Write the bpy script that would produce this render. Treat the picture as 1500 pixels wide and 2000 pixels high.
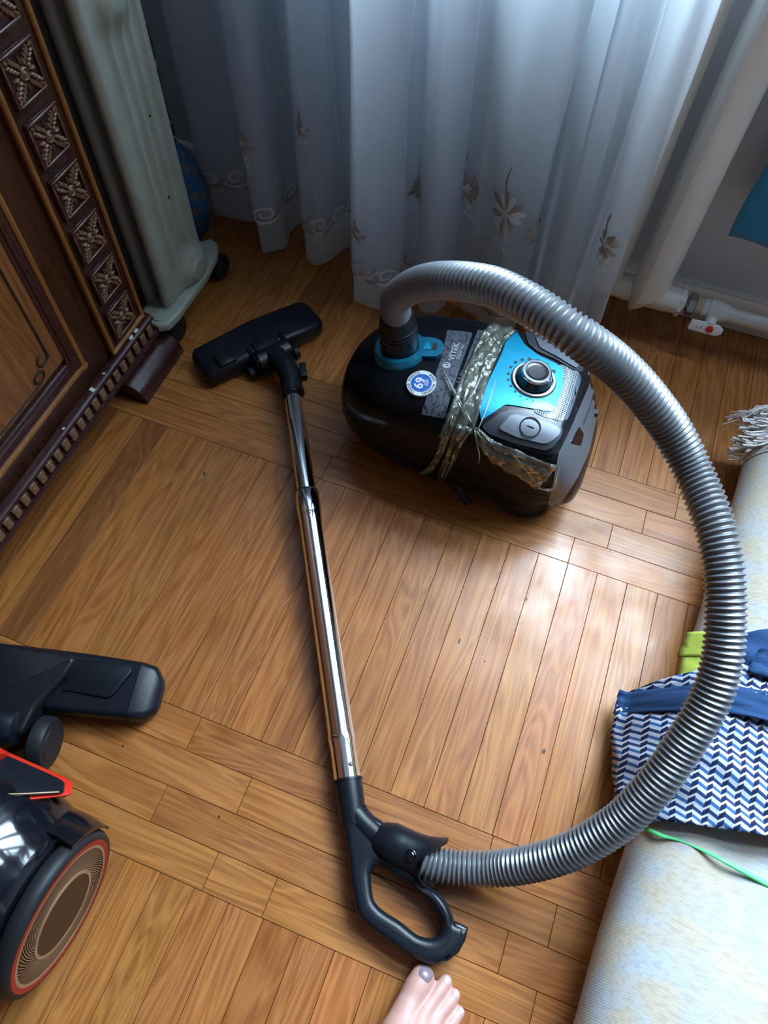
import bpy, bmesh, math, random
from mathutils import Vector, Matrix
from mathutils.bvhtree import BVHTree
from math import sin, cos, pi, radians, sqrt, atan2

random.seed(7)
for o in list(bpy.data.objects):
    bpy.data.objects.remove(o)
SC = bpy.context.scene
COL = SC.collection

# ------------------------------------------------------------------ camera
FOC, PITCH, ROLL, YAW, CAMH = 1398.7, 1.05689, 0.05077, -0.31856, 1.0
_f = Vector((sin(YAW) * cos(PITCH), cos(YAW) * cos(PITCH), -sin(PITCH)))
_r = Vector((cos(YAW), -sin(YAW), 0))
_u = _r.cross(_f)
RT = _r * cos(ROLL) + _u * sin(ROLL)
UP = -_r * sin(ROLL) + _u * cos(ROLL)
FW = _f
EYE = Vector((0, 0, CAMH))
cd = bpy.data.cameras.new('camera')
cd.sensor_fit = 'VERTICAL'
cd.sensor_height = 36
cd.lens = 36 * FOC / 2000
cd.clip_start = 0.02
cam = bpy.data.objects.new('camera', cd)
COL.objects.link(cam)
cam.matrix_world = Matrix(((RT.x, UP.x, -FW.x, EYE.x), (RT.y, UP.y, -FW.y, EYE.y),
                           (RT.z, UP.z, -FW.z, EYE.z), (0, 0, 0, 1)))
SC.camera = cam

# ------------------------------------------------------------------ world, light, exposure
w = bpy.data.worlds.new('sky')
SC.world = w
w.use_nodes = True
wn = w.node_tree.nodes
wn['Background'].inputs[0].default_value = (0.55, 0.74, 1.0, 1)
wn['Background'].inputs[1].default_value = 1.3

def area(name, loc, rot, sx, sy, power, col):
    l = bpy.data.lights.new(name, 'AREA')
    l.shape = 'RECTANGLE'
    l.size, l.size_y, l.energy, l.color = sx, sy, power, col
    o = bpy.data.objects.new(name, l)
    COL.objects.link(o)
    o.location, o.rotation_euler = loc, rot
    return o

# daylight arriving through the window opening
DAY = area('window_daylight', (0.95, 1.80, 2.05), (radians(-34), 0, radians(-4)), 2.6, 1.8, 430, (0.64, 0.83, 1.0))
DAY.data.spread = radians(112)
SC.view_settings.view_transform = 'Standard'
SC.view_settings.look = 'None'
SC.view_settings.gamma = 1
SC.view_settings.use_curve_mapping = False
SC.view_settings.exposure = -0.38
SC.cycles.use_denoising = True
SC.cycles.max_bounces = 10
SC.cycles.transparent_max_bounces = 12
SC.cycles.caustics_reflective = False

# ------------------------------------------------------------------ helpers
def ray(px, py):
    return (RT * ((px - 750) / FOC) + UP * ((1000 - py) / FOC) + FW)

def at_z(px, py, z=0.0):
    d = ray(px, py)
    return EYE + d * ((z - CAMH) / d.z)

def at_y(px, py, y):
    d = ray(px, py)
    return EYE + d * (y / d.y)

def at_x(px, py, x):
    d = ray(px, py)
    return EYE + d * (x / d.x)

RINV = {}

def root(name, label, cat, loc=(0, 0, 0), rz=0.0, group=None):
    o = bpy.data.objects.new(name, None)
    COL.objects.link(o)
    o.location = loc
    o.rotation_euler = (0, 0, rz)
    o.empty_display_size = 0.02
    o['label'], o['category'] = label, cat
    if group:
        o['group'] = group
    RINV[o.name] = (Matrix.Translation(Vector(loc)) @ Matrix.Rotation(rz, 4, 'Z')).inverted()
    return o

def tag(o, label, cat, group=None):
    o['label'], o['category'] = label, cat
    if group:
        o['group'] = group
    return o

def struct(o):
    o['kind'] = 'structure'
    return o

def obj(name, bm, mat, parent=None, smooth=True, local=False, angle=40):
    """link a bmesh (given in world space) as one mesh object"""
    bmesh.ops.recalc_face_normals(bm, faces=bm.faces)
    inv = RINV.get(parent.name, Matrix.Identity(4)) if parent else Matrix.Identity(4)
    me = bpy.data.meshes.new(name)
    if not local:
        bm.transform(inv)
    bm.to_mesh(me)
    bm.free()
    if mat:
        for m in (mat if isinstance(mat, (list, tuple)) else [mat]):
            me.materials.append(m)
    if smooth:
        me.polygons.foreach_set('use_smooth', [True] * len(me.polygons))
        try:
            me.set_sharp_from_angle(angle=radians(angle))
        except Exception:
            pass
    o = bpy.data.objects.new(name, me)
    COL.objects.link(o)
    if parent:
        o.parent = parent
        RINV[o.name] = inv
    return o

def new():
    return bmesh.new()

def box(bm, lo, hi, bev=0.0, seg=2, mi=0, M=None):
    lo, hi = Vector(lo), Vector(hi)
    c, s = (lo + hi) / 2, hi - lo
    mat = Matrix.Translation(c) @ Matrix.Diagonal((*s, 1))
    if M is not None:
        mat = M @ mat
    g = bmesh.ops.create_cube(bm, size=1, matrix=mat)
    vs = g['verts']
    if bev > 0:
        es = list({e for v in vs for e in v.link_edges})
        r = bmesh.ops.bevel(bm, geom=es, offset=bev, segments=seg, affect='EDGES', profile=0.5)
        if mi:
            for f in r['faces']:
                f.material_index = mi
    if mi:
        for v in vs:
            if v.is_valid:
                for f in v.link_faces:
                    f.material_index = mi

def frame_for(axis):
    a = Vector(axis).normalized()
    t = Vector((0, 0, 1)) if abs(a.z) < 0.9 else Vector((1, 0, 0))
    u = t.cross(a).normalized()
    return a, u, a.cross(u)

def lathe(bm, c, axis, prof, n=32, mi=0, cap=True):
    """prof: list of (distance along axis, radius)"""
    a, u, v = frame_for(axis)
    c = Vector(c)
    rings = []
    for d, r in prof:
        if r < 1e-6:
            rings.append([bm.verts.new(c + a * d)])
        else:
            rings.append([bm.verts.new(c + a * d + (u * cos(2 * pi * k / n) + v * sin(2 * pi * k / n)) * r) for k in range(n)])
    for A, B in zip(rings, rings[1:]):
        for k in range(n):
            k2 = (k + 1) % n
            if len(A) == 1 and len(B) == 1:
                continue
            if len(A) == 1:
                f = bm.faces.new((A[0], B[k2], B[k]))
            elif len(B) == 1:
                f = bm.faces.new((A[k], A[k2], B[0]))
            else:
                f = bm.faces.new((A[k], A[k2], B[k2], B[k]))
            f.material_index = mi
    if cap:
        for R in (rings[0], rings[-1]):
            if len(R) > 1:
                bm.faces.new(R).material_index = mi

def catmull(pts, n):
    """resample a polyline of tuples smoothly, n points per span"""
    P = [Vector(p) if len(p) == 3 else p for p in pts]
    out = []
    dim = len(pts[0])
    Q = [tuple(p) for p in pts]
    Q = [tuple(2 * Q[0][i] - Q[1][i] for i in range(dim))] + Q + [tuple(2 * Q[-1][i] - Q[-2][i] for i in range(dim))]
    for k in range(1, len(Q) - 2):
        p0, p1, p2, p3 = Q[k - 1:k + 3]
        for j in range(n):
            t = j / n
            out.append(tuple(0.5 * (2 * p1[i] + (p2[i] - p0[i]) * t + (2 * p0[i] - 5 * p1[i] + 4 * p2[i] - p3[i]) * t * t
                                    + (3 * p1[i] - p0[i] - 3 * p2[i] + p3[i]) * t ** 3) for i in range(dim)))
    out.append(tuple(Q[-2]))
    return out

def tube(bm, pts, rad, n=12, mi=0, cap=True, flat=None, up=None):
    """sweep a circle (or a flat ellipse) along points; rad number or list"""
    P = [Vector(p) for p in pts]
    m = len(P)
    R = rad if isinstance(rad, (list, tuple)) else [rad] * m
    prev = None
    rings = []
    for i in range(m):
        t = (P[min(i + 1, m - 1)] - P[max(i - 1, 0)]).normalized()
        if prev is None:
            ref = Vector(up) if up else (Vector((0, 0, 1)) if abs(t.z) < 0.9 else Vector((0, 1, 0)))
            prev = (ref - t * ref.dot(t)).normalized()
        prev = (prev - t * prev.dot(t)).normalized()
        side = t.cross(prev)
        fl = flat if flat else 1.0
        rings.append([bm.verts.new(P[i] + (side * cos(2 * pi * k / n) + prev * sin(2 * pi * k / n) * fl) * R[i]) for k in range(n)])
    for A, B in zip(rings, rings[1:]):
        for k in range(n):
            f = bm.faces.new((A[k], A[(k + 1) % n], B[(k + 1) % n], B[k]))
            f.material_index = mi
    if cap:
        bm.faces.new(rings[0]).material_index = mi
        bm.faces.new(rings[-1]).material_index = mi

def grid(bm, P, mi=0):
    """P[i][j] positions -> quads"""
    V = [[bm.verts.new(p) for p in row] for row in P]
    for i in range(len(V) - 1):
        for j in range(len(V[0]) - 1):
            bm.faces.new((V[i][j], V[i][j + 1], V[i + 1][j + 1], V[i + 1][j])).material_index = mi
    return V

def ball(bm, c, r, M=None, u=10, v=6, mi=0):
    r = r if isinstance(r, (tuple, list)) else (r, r, r)
    mat = Matrix.Translation(Vector(c)) @ (M if M is not None else Matrix.Identity(4)) @ Matrix.Diagonal((*r, 1))
    g = bmesh.ops.create_uvsphere(bm, u_segments=u, v_segments=v, radius=1, matrix=mat)
    if mi:
        for q in g['verts']:
            for f in q.link_faces:
                f.material_index = mi

def prism(bm, poly, z0, z1, bev=0.0, seg=2, mi=0):
    """extrude an (x,y) polygon from z0 to z1 with rounded edges"""
    b2 = new()
    vs = [b2.verts.new((x, y, z0)) for x, y in poly]
    f = b2.faces.new(vs)
    r = bmesh.ops.extrude_face_region(b2, geom=[f])
    top = [g for g in r['geom'] if isinstance(g, bmesh.types.BMVert)]
    for v in top:
        v.co.z = z1
    bmesh.ops.recalc_face_normals(b2, faces=b2.faces)
    if bev > 0:
        es = [e for e in b2.edges if abs(e.verts[0].co.z - e.verts[1].co.z) < 1e-6]
        bmesh.ops.bevel(b2, geom=es, offset=bev, segments=seg, affect='EDGES', profile=0.5)
    for q in b2.faces:
        q.material_index = mi
    me = bpy.data.meshes.new('tmp')
    b2.to_mesh(me)
    b2.free()
    bm.from_mesh(me)
    bpy.data.meshes.remove(me)

def merge(bm, src, M=None):
    if M is not None:
        src.transform(M)
    me = bpy.data.meshes.new('tmp')
    src.to_mesh(me)
    src.free()
    bm.from_mesh(me)
    bpy.data.meshes.remove(me)

# ------------------------------------------------------------------ materials
def mat(name, col, rough=0.5, metal=0.0, spec=0.5, coat=0.0, sheen=0.0, bump=None, var=None, emis=None):
    """bump=(scale,strength), var=(scale,dark colour,mix)"""
    m = bpy.data.materials.new(name)
    m.use_nodes = True
    nt = m.node_tree
    b = nt.nodes['Principled BSDF']
    b.inputs['Base Color'].default_value = (*col, 1)
    b.inputs['Roughness'].default_value = rough
    b.inputs['Metallic'].default_value = metal
    b.inputs['Specular IOR Level'].default_value = spec
    b.inputs['Coat Weight'].default_value = coat
    b.inputs['Coat Roughness'].default_value = 0.05
    b.inputs['Sheen Weight'].default_value = sheen
    N = nt.nodes.new
    if bump or var:
        tc = N('ShaderNodeTexCoord')
    if bump:
        t = N('ShaderNodeTexNoise')
        t.inputs['Scale'].default_value = bump[0]
        t.inputs['Detail'].default_value = 4
        bp = N('ShaderNodeBump')
        bp.inputs['Strength'].default_value = bump[1]
        bp.inputs['Distance'].default_value = 0.002
        nt.links.new(tc.outputs['Object'], t.inputs['Vector'])
        nt.links.new(t.outputs['Fac'], bp.inputs['Height'])
        nt.links.new(bp.outputs['Normal'], b.inputs['Normal'])
    if var:
        t = N('ShaderNodeTexNoise')
        t.inputs['Scale'].default_value = var[0]
        t.inputs['Detail'].default_value = 5
        r = N('ShaderNodeValToRGB')
        r.color_ramp.elements[0].position, r.color_ramp.elements[1].position = 0.35, 0.65
        r.color_ramp.elements[0].color = (*col, 1)
        r.color_ramp.elements[1].color = (*[col[i] * (1 - var[2]) + var[1][i] * var[2] for i in range(3)], 1)
        nt.links.new(tc.outputs['Object'], t.inputs['Vector'])
        nt.links.new(t.outputs['Fac'], r.inputs['Fac'])
        nt.links.new(r.outputs['Color'], b.inputs['Base Color'])
    return m

def wood(name, dark, light, axis='Y', rough=(0.25, 0.45), scale=1.0, random_tint=0.0, contrast=1.0, spec=0.5):
    """oak-like grain running along one object axis; per-object random offset"""
    m = bpy.data.materials.new(name)
    m.use_nodes = True
    nt = m.node_tree
    b = nt.nodes['Principled BSDF']
    N, L = nt.nodes.new, nt.links.new
    tc, oi = N('ShaderNodeTexCoord'), N('ShaderNodeObjectInfo')
    off = N('ShaderNodeVectorMath'); off.operation = 'SCALE'
    one = N('ShaderNodeCombineXYZ')
    for i in range(3):
        one.inputs[i].default_value = (37.0, 91.0, 13.0)[i]
    L(one.outputs[0], off.inputs[0]); L(oi.outputs['Random'], off.inputs['Scale'])
    add = N('ShaderNodeVectorMath'); add.operation = 'ADD'
    L(tc.outputs['Object'], add.inputs[0]); L(off.outputs[0], add.inputs[1])
    mp = N('ShaderNodeMapping')
    k = 0.10
    mp.inputs['Scale'].default_value = tuple((k if 'XYZ'[i] == axis else 1.0) * scale for i in range(3))
    L(add.outputs[0], mp.inputs[0])
    # cathedral figure: distorted bands
    wv = N('ShaderNodeTexNoise')
    wv.inputs['Scale'].default_value = 22
    wv.inputs['Detail'].default_value = 2
    wv.inputs['Distortion'].default_value = 1.2
    L(mp.outputs[0], wv.inputs['Vector'])
    mul = N('ShaderNodeMath'); mul.operation = 'MULTIPLY'; mul.inputs[1].default_value = 9.0
    L(wv.outputs['Fac'], mul.inputs[0])
    fr = N('ShaderNodeMath'); fr.operation = 'PINGPONG'; fr.inputs[1].default_value = 0.5
    L(mul.outputs[0], fr.inputs[0])
    # fine fibres
    mp2 = N('ShaderNodeMapping')
    mp2.inputs['Scale'].default_value = tuple((0.02 if 'XYZ'[i] == axis else 1.0) * scale for i in range(3))
    L(add.outputs[0], mp2.inputs[0])
    fi = N('ShaderNodeTexNoise')
    fi.inputs['Scale'].default_value = 300
    fi.inputs['Detail'].default_value = 6
    L(mp2.outputs[0], fi.inputs['Vector'])
    big = N('ShaderNodeTexNoise')
    big.inputs['Scale'].default_value = 9
    big.inputs['Detail'].default_value = 2
    L(mp.outputs[0], big.inputs['Vector'])
    s1 = N('ShaderNodeMath'); s1.operation = 'MULTIPLY_ADD'; s1.inputs[1].default_value = 0.95 * contrast; s1.inputs[2].default_value = 0.0
    L(fr.outputs[0], s1.inputs[0])
    s2 = N('ShaderNodeMath'); s2.operation = 'MULTIPLY_ADD'; s2.inputs[1].default_value = 0.95 * contrast
    L(fi.outputs['Fac'], s2.inputs[0]); L(s1.outputs[0], s2.inputs[2])
    s3 = N('ShaderNodeMath'); s3.operation = 'MULTIPLY_ADD'; s3.inputs[1].default_value = 0.3
    L(big.outputs['Fac'], s3.inputs[0]); L(s2.outputs[0], s3.inputs[2])
    cr = N('ShaderNodeValToRGB')
    cr.color_ramp.elements[0].position, cr.color_ramp.elements[1].position = 0.38, 0.98
    cr.color_ramp.elements[0].color = (*dark, 1)
    cr.color_ramp.elements[1].color = (*light, 1)
    L(s3.outputs[0], cr.inputs['Fac'])
    src = cr.outputs['Color']
    if random_tint:
        hv = N('ShaderNodeHueSaturation')
        mr = N('ShaderNodeMapRange')
        mr.inputs['To Min'].default_value, mr.inputs['To Max'].default_value = 1 - random_tint, 1 + random_tint
        L(oi.outputs['Random'], mr.inputs['Value'])
        L(mr.outputs[0], hv.inputs['Value'])
        mr2 = N('ShaderNodeMapRange')
        mr2.inputs['To Min'].default_value, mr2.inputs['To Max'].default_value = 0.497, 0.503
        frc = N('ShaderNodeMath'); frc.operation = 'FRACT'
        m7 = N('ShaderNodeMath'); m7.operation = 'MULTIPLY'; m7.inputs[1].default_value = 17.3
        L(oi.outputs['Random'], m7.inputs[0]); L(m7.outputs[0], frc.inputs[0]); L(frc.outputs[0], mr2.inputs['Value'])
        L(mr2.outputs[0], hv.inputs['Hue'])
        L(src, hv.inputs['Color'])
        mx = N('ShaderNodeMix'); mx.data_type = 'RGBA'; mx.blend_type = 'MULTIPLY'; mx.inputs[0].default_value = 1
        L(hv.outputs['Color'], mx.inputs[6]); L(oi.outputs['Color'], mx.inputs[7])
        src = mx.outputs[2]
    L(src, b.inputs['Base Color'])
    # worn varnish: patchy roughness
    rn = N('ShaderNodeTexNoise')
    rn.inputs['Scale'].default_value = 14
    rn.inputs['Detail'].default_value = 6
    geo = N('ShaderNodeNewGeometry')
    L(geo.outputs['Position'], rn.inputs['Vector'])
    rr = N('ShaderNodeMapRange')
    rr.inputs['From Min'].default_value, rr.inputs['From Max'].default_value = 0.35, 0.65
    rr.inputs['To Min'].default_value, rr.inputs['To Max'].default_value = rough
    L(rn.outputs['Fac'], rr.inputs['Value'])
    L(rr.outputs[0], b.inputs['Roughness'])
    b.inputs['Specular IOR Level'].default_value = spec
    bp = N('ShaderNodeBump')
    bp.inputs['Strength'].default_value = 0.12
    bp.inputs['Distance'].default_value = 0.0008
    L(s2.outputs[0], bp.inputs['Height'])
    L(bp.outputs['Normal'], b.inputs['Normal'])
    return m

M = {}
M['oak'] = wood('oak_parquet', (0.235, 0.073, 0.015), (0.47, 0.180, 0.047), 'Y', (0.28, 0.46), random_tint=0.05, contrast=0.72, spec=0.42)
M['knot'] = mat('dark_knot', (0.035, 0.016, 0.010), 0.5)
M['underfloor'] = mat('dark_joint', (0.02, 0.011, 0.006), 0.9)
M['wall'] = mat('painted_wall', (0.72, 0.75, 0.79), 0.7, bump=(300, 0.06))
M['wallpaper'] = mat('blue_grey_wallpaper', (0.27, 0.30, 0.335), 0.8)
M['white_paint'] = mat('white_oil_paint', (0.74, 0.75, 0.74), 0.35, bump=(60, 0.15))
M['radiator_paint'] = mat('radiator_enamel', (0.74, 0.76, 0.71), 0.3, bump=(90, 0.28))
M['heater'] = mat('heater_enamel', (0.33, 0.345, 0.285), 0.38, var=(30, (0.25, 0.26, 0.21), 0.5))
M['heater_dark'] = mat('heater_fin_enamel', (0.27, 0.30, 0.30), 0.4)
M['chrome'] = mat('chrome', (0.86, 0.87, 0.89), 0.07, 1.0)
M['steel'] = mat('nickel', (0.45, 0.45, 0.44), 0.3, 1.0)
M['black'] = mat('black_plastic', (0.006, 0.009, 0.014), 0.34, spec=0.32, bump=(600, 0.08))
M['black_gloss'] = mat('black_gloss_plastic', (0.005, 0.006, 0.009), 0.10, coat=0.4)
M['body'] = mat('black_shell', (0.005, 0.006, 0.009), 0.2, spec=0.12)
M['black_semi'] = mat('black_satin_plastic', (0.008, 0.010, 0.014), 0.25, spec=0.4)
M['rubber'] = mat('black_rubber', (0.012, 0.013, 0.016), 0.5, spec=0.3)
M['hose'] = mat('grey_hose_plastic', (0.155, 0.165, 0.178), 0.32, 0.3)
M['cyan'] = mat('cyan_metallic', (0.0, 0.30, 0.50), 0.32, 0.35, coat=0.3)
M['cyan_ring'] = mat('teal_metallic', (0.01, 0.17, 0.28), 0.3, 0.5)
M['grey_plastic'] = mat('grey_satin_plastic', (0.16, 0.18, 0.21), 0.35, 0.35)
M['grey_dark'] = mat('graphite_plastic', (0.05, 0.056, 0.066), 0.35, 0.3)
M['print_grey'] = mat('silver_print', (0.35, 0.37, 0.41), 0.45)
M['sticker_white'] = mat('sticker_white', (0.62, 0.66, 0.70), 0.4)
M['sticker_blue'] = mat('sticker_blue', (0.015, 0.10, 0.38), 0.4)
M['ink'] = mat('black_ink', (0.01, 0.01, 0.015), 0.5)
M['red'] = mat('red_plastic', (0.62, 0.025, 0.012), 0.3)
M['red_dark'] = mat('red_ring', (0.28, 0.012, 0.012), 0.35)
M['bronze'] = mat('copper_print', (0.36, 0.21, 0.12), 0.4, 0.2)
M['brown_disc'] = mat('brown_disc', (0.028, 0.016, 0.010), 0.4)
M['brown_black'] = mat('brown_black', (0.012, 0.008, 0.006), 0.4)
M['cab_dark'] = wood('cabinet_dark_wood', (0.030, 0.009, 0.005), (0.085, 0.028, 0.013), 'Z', (0.22, 0.4), contrast=0.7)
M['cab_trim'] = wood('cabinet_trim_wood', (0.030, 0.008, 0.008), (0.075, 0.022, 0.018), 'Y', (0.2, 0.35), contrast=0.5)
M['cab_panel'] = wood('cabinet_panel_veneer', (0.17, 0.055, 0.016), (0.36, 0.14, 0.045), 'Z', (0.25, 0.4), contrast=0.6)
M['cab_gold'] = wood('cabinet_gold_bead', (0.20, 0.075, 0.015), (0.36, 0.16, 0.04), 'Z', (0.3, 0.4), contrast=0.5)
M['carving'] = mat('carved_bronze_wood', (0.24, 0.13, 0.065), 0.32, var=(120, (0.09, 0.04, 0.025), 0.9))
M['groove'] = mat('groove_dark', (0.012, 0.006, 0.004), 0.5)
M['towel'] = mat('turquoise_terry', (0.012, 0.29, 0.52), 0.95, sheen=0.3, bump=(900, 1.0))
M['skin'] = mat('skin', (0.50, 0.29, 0.24), 0.5, var=(45, (0.44, 0.20, 0.17), 0.5), bump=(260, 0.12))
M['skin'].node_tree.nodes['Principled BSDF'].inputs['Subsurface Weight'].default_value = 0.15
M['skin'].node_tree.nodes['Principled BSDF'].inputs['Subsurface Radius'].default_value = (0.006, 0.002, 0.001)
M['nail'] = mat('toenail', (0.52, 0.38, 0.39), 0.22)
M['nail_shaded'] = mat('shadowed_toenail', (0.20, 0.15, 0.17), 0.25)  # shadow over the big toenail is put into its base colour
M['navy'] = mat('navy_jersey', (0.018, 0.050, 0.130), 0.9, spec=0.2, bump=(700, 0.5))
M['lime'] = mat('lime_cotton', (0.36, 0.44, 0.055), 0.9, bump=(700, 0.4))
M['ribbon'] = mat('green_ribbon', (0.10, 0.55, 0.20), 0.3)
M['debris'] = mat('paint_chip', (0.6, 0.58, 0.52), 0.7)
M['fringe'] = mat('fringe_cotton', (0.64, 0.62, 0.61), 0.95, bump=(500, 0.4))
M['embroid'] = mat('embroidery_beige', (0.42, 0.38, 0.35), 0.7)
M['embroid_light'] = mat('embroidery_satin', (0.80, 0.82, 0.84), 0.4)

def cloth_mat(name, col, transp, transl, weave=900):
    m = bpy.data.materials.new(name)
    m.use_nodes = True
    nt = m.node_tree
    for n in list(nt.nodes):
        nt.nodes.remove(n)
    N, L = nt.nodes.new, nt.links.new
    out = N('ShaderNodeOutputMaterial')
    d, t, tr = N('ShaderNodeBsdfDiffuse'), N('ShaderNodeBsdfTranslucent'), N('ShaderNodeBsdfTransparent')
    d.inputs[0].default_value = t.inputs[0].default_value = (*col, 1)
    m1, m2 = N('ShaderNodeMixShader'), N('ShaderNodeMixShader')
    m1.inputs[0].default_value, m2.inputs[0].default_value = transl, transp
    L(d.outputs[0], m1.inputs[1]); L(t.outputs[0], m1.inputs[2])
    L(m1.outputs[0], m2.inputs[1]); L(tr.outputs[0], m2.inputs[2])
    L(m2.outputs[0], out.inputs[0])
    tc = N('ShaderNodeTexCoord')
    tn = N('ShaderNodeTexNoise'); tn.inputs['Scale'].default_value = weave
    bp = N('ShaderNodeBump'); bp.inputs['Strength'].default_value = 0.1; bp.inputs['Distance'].default_value = 0.001
    L(tc.outputs['Object'], tn.inputs['Vector']); L(tn.outputs['Fac'], bp.inputs['Height'])
    L(bp.outputs[0], d.inputs['Normal'])
    return m

M['sheer'] = cloth_mat('sheer_voile', (0.78, 0.84, 0.91), 0.32, 0.66)
M['lining'] = cloth_mat('white_lining', (0.88, 0.92, 0.95), 0.08, 0.70)

def glass_mat(name, tint, rough=0.05, transp=0.8, bump=None):
    m = bpy.data.materials.new(name)
    m.use_nodes = True
    nt = m.node_tree
    for n in list(nt.nodes):
        nt.nodes.remove(n)
    N, L = nt.nodes.new, nt.links.new
    out, g, tr, mx = N('ShaderNodeOutputMaterial'), N('ShaderNodeBsdfPrincipled'), N('ShaderNodeBsdfTransparent'), N('ShaderNodeMixShader')
    g.inputs['Base Color'].default_value = (*tint, 1)
    g.inputs['Roughness'].default_value = rough
    g.inputs['Specular IOR Level'].default_value = 0.8
    mx.inputs[0].default_value = transp
    L(g.outputs[0], mx.inputs[1]); L(tr.outputs[0], mx.inputs[2]); L(mx.outputs[0], out.inputs[0])
    if bump:
        tc, tn, bp = N('ShaderNodeTexCoord'), N('ShaderNodeTexNoise'), N('ShaderNodeBump')
        tn.inputs['Scale'].default_value = bump[0]
        tn.inputs['Detail'].default_value = 3
        tn.inputs['Distortion'].default_value = 1.0
        bp.inputs['Strength'].default_value = bump[1]
        bp.inputs['Distance'].default_value = 0.01
        L(tc.outputs['Object'], tn.inputs['Vector']); L(tn.outputs['Fac'], bp.inputs['Height']); L(bp.outputs[0], g.inputs['Normal'])
    return m

def film_mat(name, tint, gloss, haze, bump):
    """thin crinkled film: tinted see-through, sharp glints, a little haze"""
    m = bpy.data.materials.new(name)
    m.use_nodes = True
    nt = m.node_tree
    for n in list(nt.nodes):
        nt.nodes.remove(n)
    N, L = nt.nodes.new, nt.links.new
    out, tr, gl, df = N('ShaderNodeOutputMaterial'), N('ShaderNodeBsdfTransparent'), N('ShaderNodeBsdfGlossy'), N('ShaderNodeBsdfDiffuse')
    tr.inputs[0].default_value = (*tint, 1)
    df.inputs[0].default_value = (0.52, 0.56, 0.48, 1)
    gl.inputs['Roughness'].default_value = 0.14
    m1, m2, fr = N('ShaderNodeMixShader'), N('ShaderNodeMixShader'), N('ShaderNodeFresnel')
    fr.inputs[0].default_value = 1.33
    ad = N('ShaderNodeMath'); ad.operation = 'ADD'; ad.inputs[1].default_value = gloss
    L(fr.outputs[0], ad.inputs[0]); L(ad.outputs[0], m2.inputs[0])
    m1.inputs[0].default_value = haze
    L(tr.outputs[0], m1.inputs[1]); L(df.outputs[0], m1.inputs[2])
    L(m1.outputs[0], m2.inputs[1]); L(gl.outputs[0], m2.inputs[2]); L(m2.outputs[0], out.inputs[0])
    tc, tn, bp = N('ShaderNodeTexCoord'), N('ShaderNodeTexNoise'), N('ShaderNodeBump')
    tn.inputs['Scale'].default_value = bump[0]
    tn.inputs['Detail'].default_value = 3
    tn.inputs['Distortion'].default_value = 1.5
    bp.inputs['Strength'].default_value = bump[1]
    bp.inputs['Distance'].default_value = 0.006
    L(tc.outputs['Object'], tn.inputs['Vector']); L(tn.outputs['Fac'], bp.inputs['Height'])
    for q in (gl, fr):
        L(bp.outputs[0], q.inputs['Normal'])
    return m

M['glass'] = glass_mat('window_glass', (0.8, 0.9, 1.0), 0.02, 0.93)
M['tape'] = film_mat('packing_tape', (0.88, 0.90, 0.80), 0.03, 0.13, (34, 0.5))

def rug_mat():
    m = mat('rug_backing', (0.56, 0.50, 0.38), 0.95)
    nt = m.node_tree
    N, L = nt.nodes.new, nt.links.new
    b = nt.nodes['Principled BSDF']
    tc = N('ShaderNodeTexCoord')
    n1 = N('ShaderNodeTexNoise'); n1.inputs['Scale'].default_value = 24; n1.inputs['Detail'].default_value = 5
    L(tc.outputs['Object'], n1.inputs['Vector'])
    r = N('ShaderNodeValToRGB')
    r.color_ramp.elements[0].position, r.color_ramp.elements[1].position = 0.42, 0.62
    r.color_ramp.elements[0].color, r.color_ramp.elements[1].color = (0.40, 0.345, 0.265, 1), (0.355, 0.375, 0.39, 1)
    L(n1.outputs['Fac'], r.inputs['Fac'])
    mp = N('ShaderNodeMapping'); mp.inputs['Scale'].default_value = (60, 260, 260)
    L(tc.outputs['Object'], mp.inputs[0])
    n2 = N('ShaderNodeTexNoise'); n2.inputs['Scale'].default_value = 1.0; n2.inputs['Detail'].default_value = 2
    L(mp.outputs[0], n2.inputs['Vector'])
    r2 = N('ShaderNodeValToRGB')
    r2.color_ramp.elements[0].position, r2.color_ramp.elements[1].position = 0.3, 0.55
    r2.color_ramp.elements[0].color, r2.color_ramp.elements[1].color = (0.84, 0.84, 0.85, 1), (1, 1, 1, 1)
    L(n2.outputs['Fac'], r2.inputs['Fac'])
    mx = N('ShaderNodeMix'); mx.data_type = 'RGBA'; mx.blend_type = 'MULTIPLY'; mx.inputs[0].default_value = 1
    L(r.outputs[0], mx.inputs[6]); L(r2.outputs[0], mx.inputs[7])
    L(mx.outputs[2], b.inputs['Base Color'])
    wv = N('ShaderNodeTexWave'); wv.bands_direction = 'Y'; wv.inputs['Scale'].default_value = 130; wv.inputs['Distortion'].default_value = 0.6
    L(tc.outputs['Object'], wv.inputs['Vector'])
    bp = N('ShaderNodeBump'); bp.inputs['Strength'].default_value = 0.16; bp.inputs['Distance'].default_value = 0.0007
    L(wv.outputs['Fac'], bp.inputs['Height']); L(bp.outputs[0], b.inputs['Normal'])
    return m
M['rug'] = rug_mat()

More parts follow.
